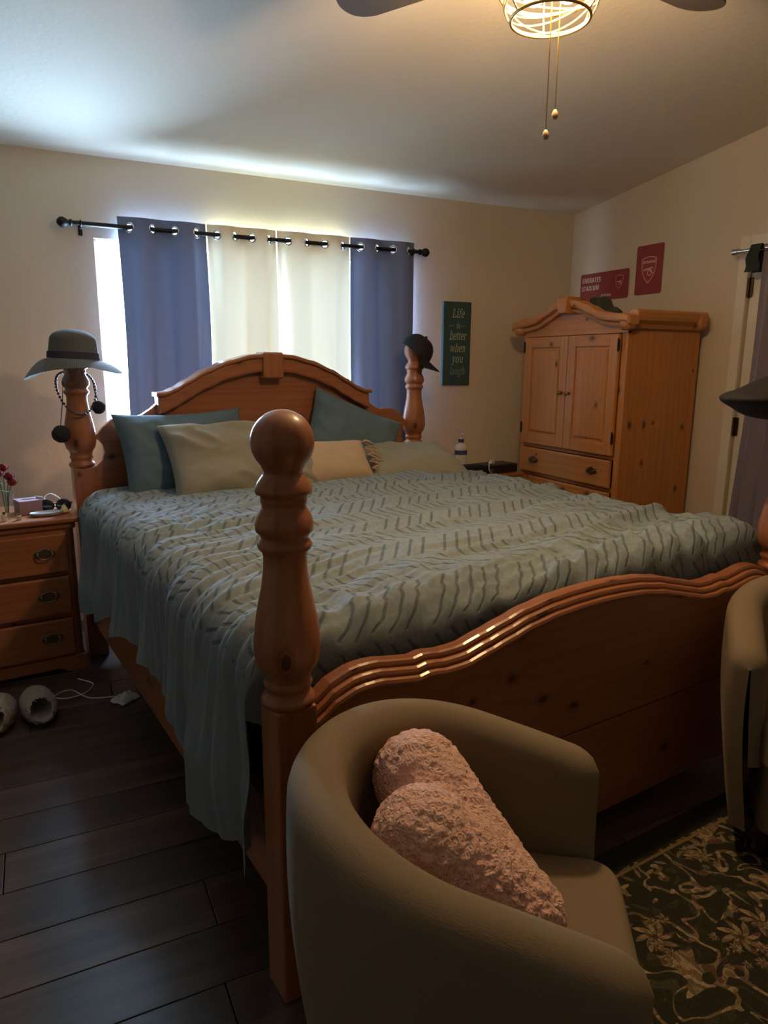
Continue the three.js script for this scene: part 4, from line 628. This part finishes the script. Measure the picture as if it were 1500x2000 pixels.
// ---------------------------------------------------------------- small things: left nightstand
{
  const Y = 0.735, P = (x, z, dy = 0) => nsPt(NS1, x, Y + dy, z);
  const glassM = new THREE.MeshPhysicalMaterial({ color: 0xffffff, roughness: 0.03, transmission: 1, thickness: 0, ior: 1.45 });
  const v = thing('flower_vase', 'clear glass vase of red roses at the left picture edge', 'vase', P(0.035, -0.18), 0);
  mesh('glass', new THREE.LatheGeometry([[0, 0.003], [0.03, 0.003], [0.034, 0.01], [0.032, 0.06], [0.04, 0.115], [0.043, 0.12]].map((p) => new THREE.Vector2(...p)), 28), Object.assign(glassM, { side: THREE.DoubleSide }), v);
  const stemM = new THREE.MeshStandardMaterial({ color: 0x3f5a34, roughness: 0.8 }), petal = new THREE.MeshStandardMaterial({ color: 0x8c2434, roughness: 0.75, side: THREE.DoubleSide }), leafM = new THREE.MeshStandardMaterial({ color: 0x4d6a44, roughness: 0.8, side: THREE.DoubleSide });
  const R = rngOf(12);
  for (const [x, y, z] of [[-0.02, 0.19, 0.01], [0.022, 0.175, 0.015], [0.0, 0.21, -0.02], [0.035, 0.15, 0.03]]) {
    const s = mesh('stem', tube([[x * 0.2, 0.01, z * 0.2], [x * 0.5, 0.1, z * 0.5], [x, y, z]], 0.002, 12, 5), stemM, v);
    const lay = []; for (let k = 0; k < 11; k++) { const e = k / 11, r = 0.006 + 0.017 * e, a0 = k * 2.4; lay.push(grid(8, 5, (u, w) => { const a = a0 + (u - 0.5) * 1.9, rr = r * (0.55 + 0.55 * Math.sin(w * 1.9)); return [x + rr * Math.cos(a), y - 0.012 + w * (0.034 - 0.014 * e), z + rr * Math.sin(a)]; })); }
    mesh('rose', merge(lay), petal, s);
    mesh('leaf', grid(6, 6, (u, w) => { const a = R() * 0 + x * 90; return [x * 0.7 + Math.cos(a) * w * 0.05 - Math.sin(a) * (u - 0.5) * 0.03 * Math.sin(w * 3.14), y * 0.72 + 0.01 * w, z * 0.7 + Math.sin(a) * w * 0.05 + Math.cos(a) * (u - 0.5) * 0.03 * Math.sin(w * 3.14)]; }), leafM, s);
  }
  const b = thing('tissue_box', 'dusty pink cardboard box with a white card leaning on it', 'box', P(0.125, -0.19), BT + 0.15);
  mesh('carton', rbox(0.1, 0.062, 0.1, 0, 0.031, 0, 0.003), new THREE.MeshStandardMaterial({ color: 0xa08086, roughness: 0.7 }), b);
  mesh('slot', new THREE.CylinderGeometry(0.03, 0.03, 0.0012, 24).scale(1, 1, 0.5).translate(0, 0.0622, 0), new THREE.MeshStandardMaterial({ color: 0x4d3b40, roughness: 0.8 }), b);
  const cd = mesh('white_card', rbox(0.004, 0.075, 0.05, 0, 0.0375, 0, 0.001), M.white); cd.position.set(...P(0.19, -0.19)); cd.rotation.set(0, BT + 0.5, 0.28); cd.userData = { label: 'small white card leaning against the pink box on the nightstand', category: 'card' };
  // sunglasses
  const g = thing('sunglasses', 'dark sunglasses folded on the nightstand beside the white charger', 'sunglasses', P(0.232, -0.14), BT - 0.25);
  const lens = new THREE.MeshPhysicalMaterial({ color: 0x1d1c24, roughness: 0.12, clearcoat: 1 });
  for (const s of [-1, 1]) { const L = mesh('lens', new THREE.SphereGeometry(0.031, 24, 16).scale(1, 0.92, 0.22).translate(s * 0.036, 0.03, 0), lens, g); mesh('rim', new THREE.TorusGeometry(0.031, 0.0026, 8, 30).scale(1, 0.92, 1).translate(s * 0.036, 0.03, 0), M.black, L); mesh('temple', tube([[s * 0.068, 0.036, 0], [s * 0.066, 0.034, -0.05], [s * 0.03, 0.02, -0.058], [s * -0.03, 0.012, -0.052 - 0.006 * s]], 0.0026, 16, 6), M.black, g); }
  mesh('bridge', tube([[-0.008, 0.036, 0], [0, 0.041, 0.003], [0.008, 0.036, 0]], 0.0022, 8, 6), M.black, g);
  const ch = thing('charger', 'white plug charger with a looped cord near the nightstand corner', 'charger', P(0.268, -0.205), BT);
  mesh('plug', rbox(0.038, 0.03, 0.03, 0, 0.015, 0, 0.006, 3), M.white, ch); mesh('cord', tube([[-0.018, 0.012, 0], [-0.05, 0.028, 0.006], [-0.07, 0.06, 0], [-0.045, 0.075, -0.004], [-0.01, 0.055, 0.004], [0.004, 0.03, 0.012]], 0.0024, 40, 6), M.white, ch);
  const sh = thing('seashell', 'small cream seashell at the front right of the nightstand top', 'shell', P(0.262, -0.09), 0);
  mesh('shell_body', new THREE.LatheGeometry([[0, 0], [0.016, 0.002], [0.02, 0.01], [0.015, 0.018], [0.016, 0.021], [0.01, 0.029], [0.0105, 0.031], [0, 0.043]].map((p) => new THREE.Vector2(...p)), 22), new THREE.MeshStandardMaterial({ color: 0xd8c9a4, roughness: 0.5 }), sh);
  [[0.012, -0.035, 0.042, 0xd8c8b0, 'tiny cream perfume bottle at the front edge of the nightstand'], [0.068, -0.03, 0.03, 0xbda68e, 'tiny amber perfume bottle at the front edge of the nightstand']].forEach(([x, z, h, col, lab]) => { const o = thing('perfume_bottle', lab, 'bottle', P(x, z), 0.4); mesh('flacon', rbox(0.02, h * 0.7, 0.016, 0, h * 0.35, 0, 0.004, 3), new THREE.MeshPhysicalMaterial({ color: col, roughness: 0.1, clearcoat: 1 }), o); mesh('cap', cyl(0.006, 0.006, h * 0.3, 0, h * 0.85, 0, 14), M.brass, o); });
  const tr = mesh('trinket_tray', move(new THREE.LatheGeometry([[0, 0.002], [0.05, 0.002], [0.056, 0.006], [0.06, 0.016], [0.057, 0.016], [0.05, 0.007], [0, 0.006]].map((p) => new THREE.Vector2(...p)), 36).scale(1.2, 1, 0.7), 0, 0, 0), new THREE.MeshStandardMaterial({ color: 0x9a9590, roughness: 0.4 })); tr.position.set(...P(0.185, -0.075)); tr.rotation.y = BT; tr.userData = { label: 'shallow grey oval trinket tray on the nightstand before the sunglasses', category: 'tray' };
}
// slippers and litter on the floor
{
  const fur = new THREE.MeshPhysicalMaterial({ color: 0x9c9284, roughness: 1, sheen: 0.4, sheenRoughness: 0.6 });
  const make = (label, x, z, turn) => {
    const t = thing('slipper', label, 'slipper', [x, 0, z], turn, 'slippers before the nightstand');
    const sole = new THREE.Shape(); sole.absellipse(0, 0, 0.052, 0.125, 0, Math.PI * 2); const sg = new THREE.ExtrudeGeometry(sole, { depth: 0.014, bevelEnabled: true, bevelSize: 0.003, bevelThickness: 0.003, bevelSegments: 2, curveSegments: 30 }); sg.rotateX(-Math.PI / 2); sg.translate(0, 0.003, 0);
    mesh('sole', sg, new THREE.MeshStandardMaterial({ color: 0x3a332d, roughness: 0.9 }), t);
    mesh('fur_upper', sdfGeo([0, 0.05, 0], 0.16, 64, (px, py, pz) => { // a plush upper with a round foot opening
      const out = Math.hypot(px / 0.064, (py - 0.045) / 0.058, (pz) / 0.13) - 1, hole = Math.hypot(px / 0.043, (py - 0.062) / 0.04, (pz - 0.075) / 0.12) - 1; return Math.max(out * 0.055, -hole * 0.04, 0.018 - py) - 0.007 * vn3(px * 130, py * 130, pz * 130, 2); }), fur, t);
  };
  make('beige plush slipper before the nightstand, the one nearer the bed', -0.1, -3.0, 0.15); make('beige plush slipper before the nightstand, cut by the picture edge', -0.247, -2.985, -0.1);
  const ti = mesh('crumpled_tissue', grid(22, 22, (u, v) => { const x = (u - 0.5) * 0.1, z = (v - 0.5) * 0.09; return [x * (0.8 + 0.4 * vn(u * 5, v * 5, 1e6, 1e6, 3)), 0.006 + 0.05 * Math.pow(fbm(u * 4, v * 4, 1e6, 1e6, 3, 6), 1.2) * (1 - Math.pow(Math.max(Math.abs(u - 0.5), Math.abs(v - 0.5)) * 2, 3)), z]; }), new THREE.MeshStandardMaterial({ color: 0xd6cfc6, roughness: 0.95, side: THREE.DoubleSide })); ti.position.set(0.235, 0, -2.99); ti.rotation.y = 0.6; ti.userData = { label: 'crumpled white tissue on the floor under the bed edge', category: 'tissue' };
  const cb = mesh('phone_cable', tube([[0.06, 0.008, -3.28], [0.12, 0.004, -3.2], [0.08, 0.004, -3.12], [0.0, 0.004, -3.1], [-0.04, 0.004, -3.14], [0.02, 0.004, -3.18], [0.1, 0.004, -3.06], [0.2, 0.004, -3.03]], 0.0028, 80, 6), M.white); cb.userData = { label: 'thin white cable on the floor beside the nightstand', category: 'cable' };
}
// right nightstand and armoire top
{
  const P = (x, z, dy = 0) => nsPt(NS2, x + 0.085, 0.735 + dy, z);
  const lo = thing('lotion_bottle', 'white lotion pump bottle with blue label on the right nightstand', 'bottle', P(-0.1, -0.25), -0.3); lo.scale.setScalar(1.14);
  const oval = (r, s) => new THREE.LatheGeometry(r.map((p) => new THREE.Vector2(...p)), 32).scale(1, 1, s);
  mesh('body', oval([[0, 0], [0.032, 0], [0.036, 0.006], [0.036, 0.12], [0.033, 0.142], [0.02, 0.155], [0.013, 0.16], [0.013, 0.168], [0, 0.168]], 0.7), new THREE.MeshStandardMaterial({ color: 0xdedad6, roughness: 0.35 }), lo);
  mesh('blue_label', oval([[0.0365, 0.092], [0.0368, 0.094], [0.0368, 0.116], [0.0365, 0.118]], 0.7), new THREE.MeshStandardMaterial({ color: 0x3d4f7c, roughness: 0.5 }), lo);
  mesh('blue_collar', cyl(0.016, 0.016, 0.018, 0, 0.172, 0, 20), new THREE.MeshStandardMaterial({ color: 0x35466e, roughness: 0.4 }), lo);
  mesh('pump', merge([cyl(0.006, 0.006, 0.03, 0, 0.193, 0, 12), rbox(0.018, 0.009, 0.04, 0, 0.21, 0.01, 0.004, 2)]), M.white, lo);
  const bx = thing('glasses_case', 'black zip case with a pale stripe on the right nightstand', 'case', P(-0.17, -0.06), BT - 0.05);
  mesh('case_body', rbox(0.15, 0.066, 0.09, 0, 0.033, 0, 0.016, 4), M.black, bx); mesh('stripe', rbox(0.12, 0.009, 0.003, 0.002, 0.03, 0.0445, 0.001), new THREE.MeshStandardMaterial({ color: 0x7c7672, roughness: 0.5 }), bx);
  const rt = thing('cable_box', 'flat black media box beside the zip case on the right nightstand', 'media box', P(0.065, -0.09), BT);
  mesh('housing', rbox(0.25, 0.056, 0.15, 0, 0.028, 0, 0.008, 3), new THREE.MeshStandardMaterial({ color: 0x1d1b1b, roughness: 0.4 }), rt); mesh('round_dial', new THREE.CylinderGeometry(0.014, 0.014, 0.006, 24).rotateX(Math.PI / 2).translate(-0.1, 0.022, 0.076), new THREE.MeshStandardMaterial({ color: 0x5c5650, roughness: 0.4 }), rt);
  const tg = mesh('paper_tag', rbox(0.034, 0.024, 0.02, 0, 0.012, 0, 0.003, 2), new THREE.MeshStandardMaterial({ color: 0xd8cdb6, roughness: 0.8 })); tg.position.set(...P(0.025, -0.08, 0.056)); tg.rotation.y = 0.3; tg.userData = { label: 'small cream carton on top of the flat black media box', category: 'carton' };
  const co = mesh('power_cable', tube([P(-0.045, 0.0, 0.003), P(-0.072, 0.004, 0.035), P(-0.05, -0.02, 0.075), P(0.0, -0.04, 0.064), P(0.005, -0.09, 0.062), P(0.06, -0.1, 0.085), P(0.09, -0.12, 0.06)], 0.0022, 50, 6), M.white); co.userData = { label: 'white cord looped over the black boxes on the right nightstand', category: 'cord' };
  // crumpled camouflage cap on the armoire
  const camo = canvasTex(256, 256, (c, w, h) => { const R = rngOf(8); c.fillStyle = '#3d4136'; c.fillRect(0, 0, w, h); for (let i = 0; i < 90; i++) { c.fillStyle = ['#23281f', '#5a5c4c', '#747260', '#2e3a30'][i % 4]; c.beginPath(); c.ellipse(R() * w, R() * h, 8 + 22 * R(), 5 + 10 * R(), R() * 3, 0, 7); c.fill(); } });
  const hp = mesh('camouflage_jacket', boxUV(sdfGeo([3.0, 1.71, -3.27], 0.22, 72, (x, y, z) => { const e = Math.hypot((x - 3.01) / 0.12, (y - 1.63) / (0.17 - 0.05 * step(-3.3, -3.1, z)), (z + 3.27) / 0.18) - 1; return Math.max(e * 0.11 - 0.045 * (Math.abs(2 * vn3(x * 11, y * 15, z * 13, 4) - 1) - 0.45) - 0.012 * vn3(x * 40, y * 40, z * 40, 8), 1.631 - y, 2.925 - x); }), 'x', 0.22, 0.22), new THREE.MeshStandardMaterial({ map: camo, roughness: 0.95 })); hp.userData = { label: 'bundled grey green camouflage jacket lying on top of the armoire', category: 'jacket' };
  const pk = mesh('paper_packet', rbox(0.06, 0.07, 0.045, 0, 0.035, 0, 0.004, 2), new THREE.MeshStandardMaterial({ color: 0xddd3c0, roughness: 0.7 })); pk.position.set(2.99, 1.629, -3.06); pk.rotation.y = 0.5; pk.userData = { label: 'small white packet on top of the armoire near its corner', category: 'packet' };
}

renderer.render(scene, camera);
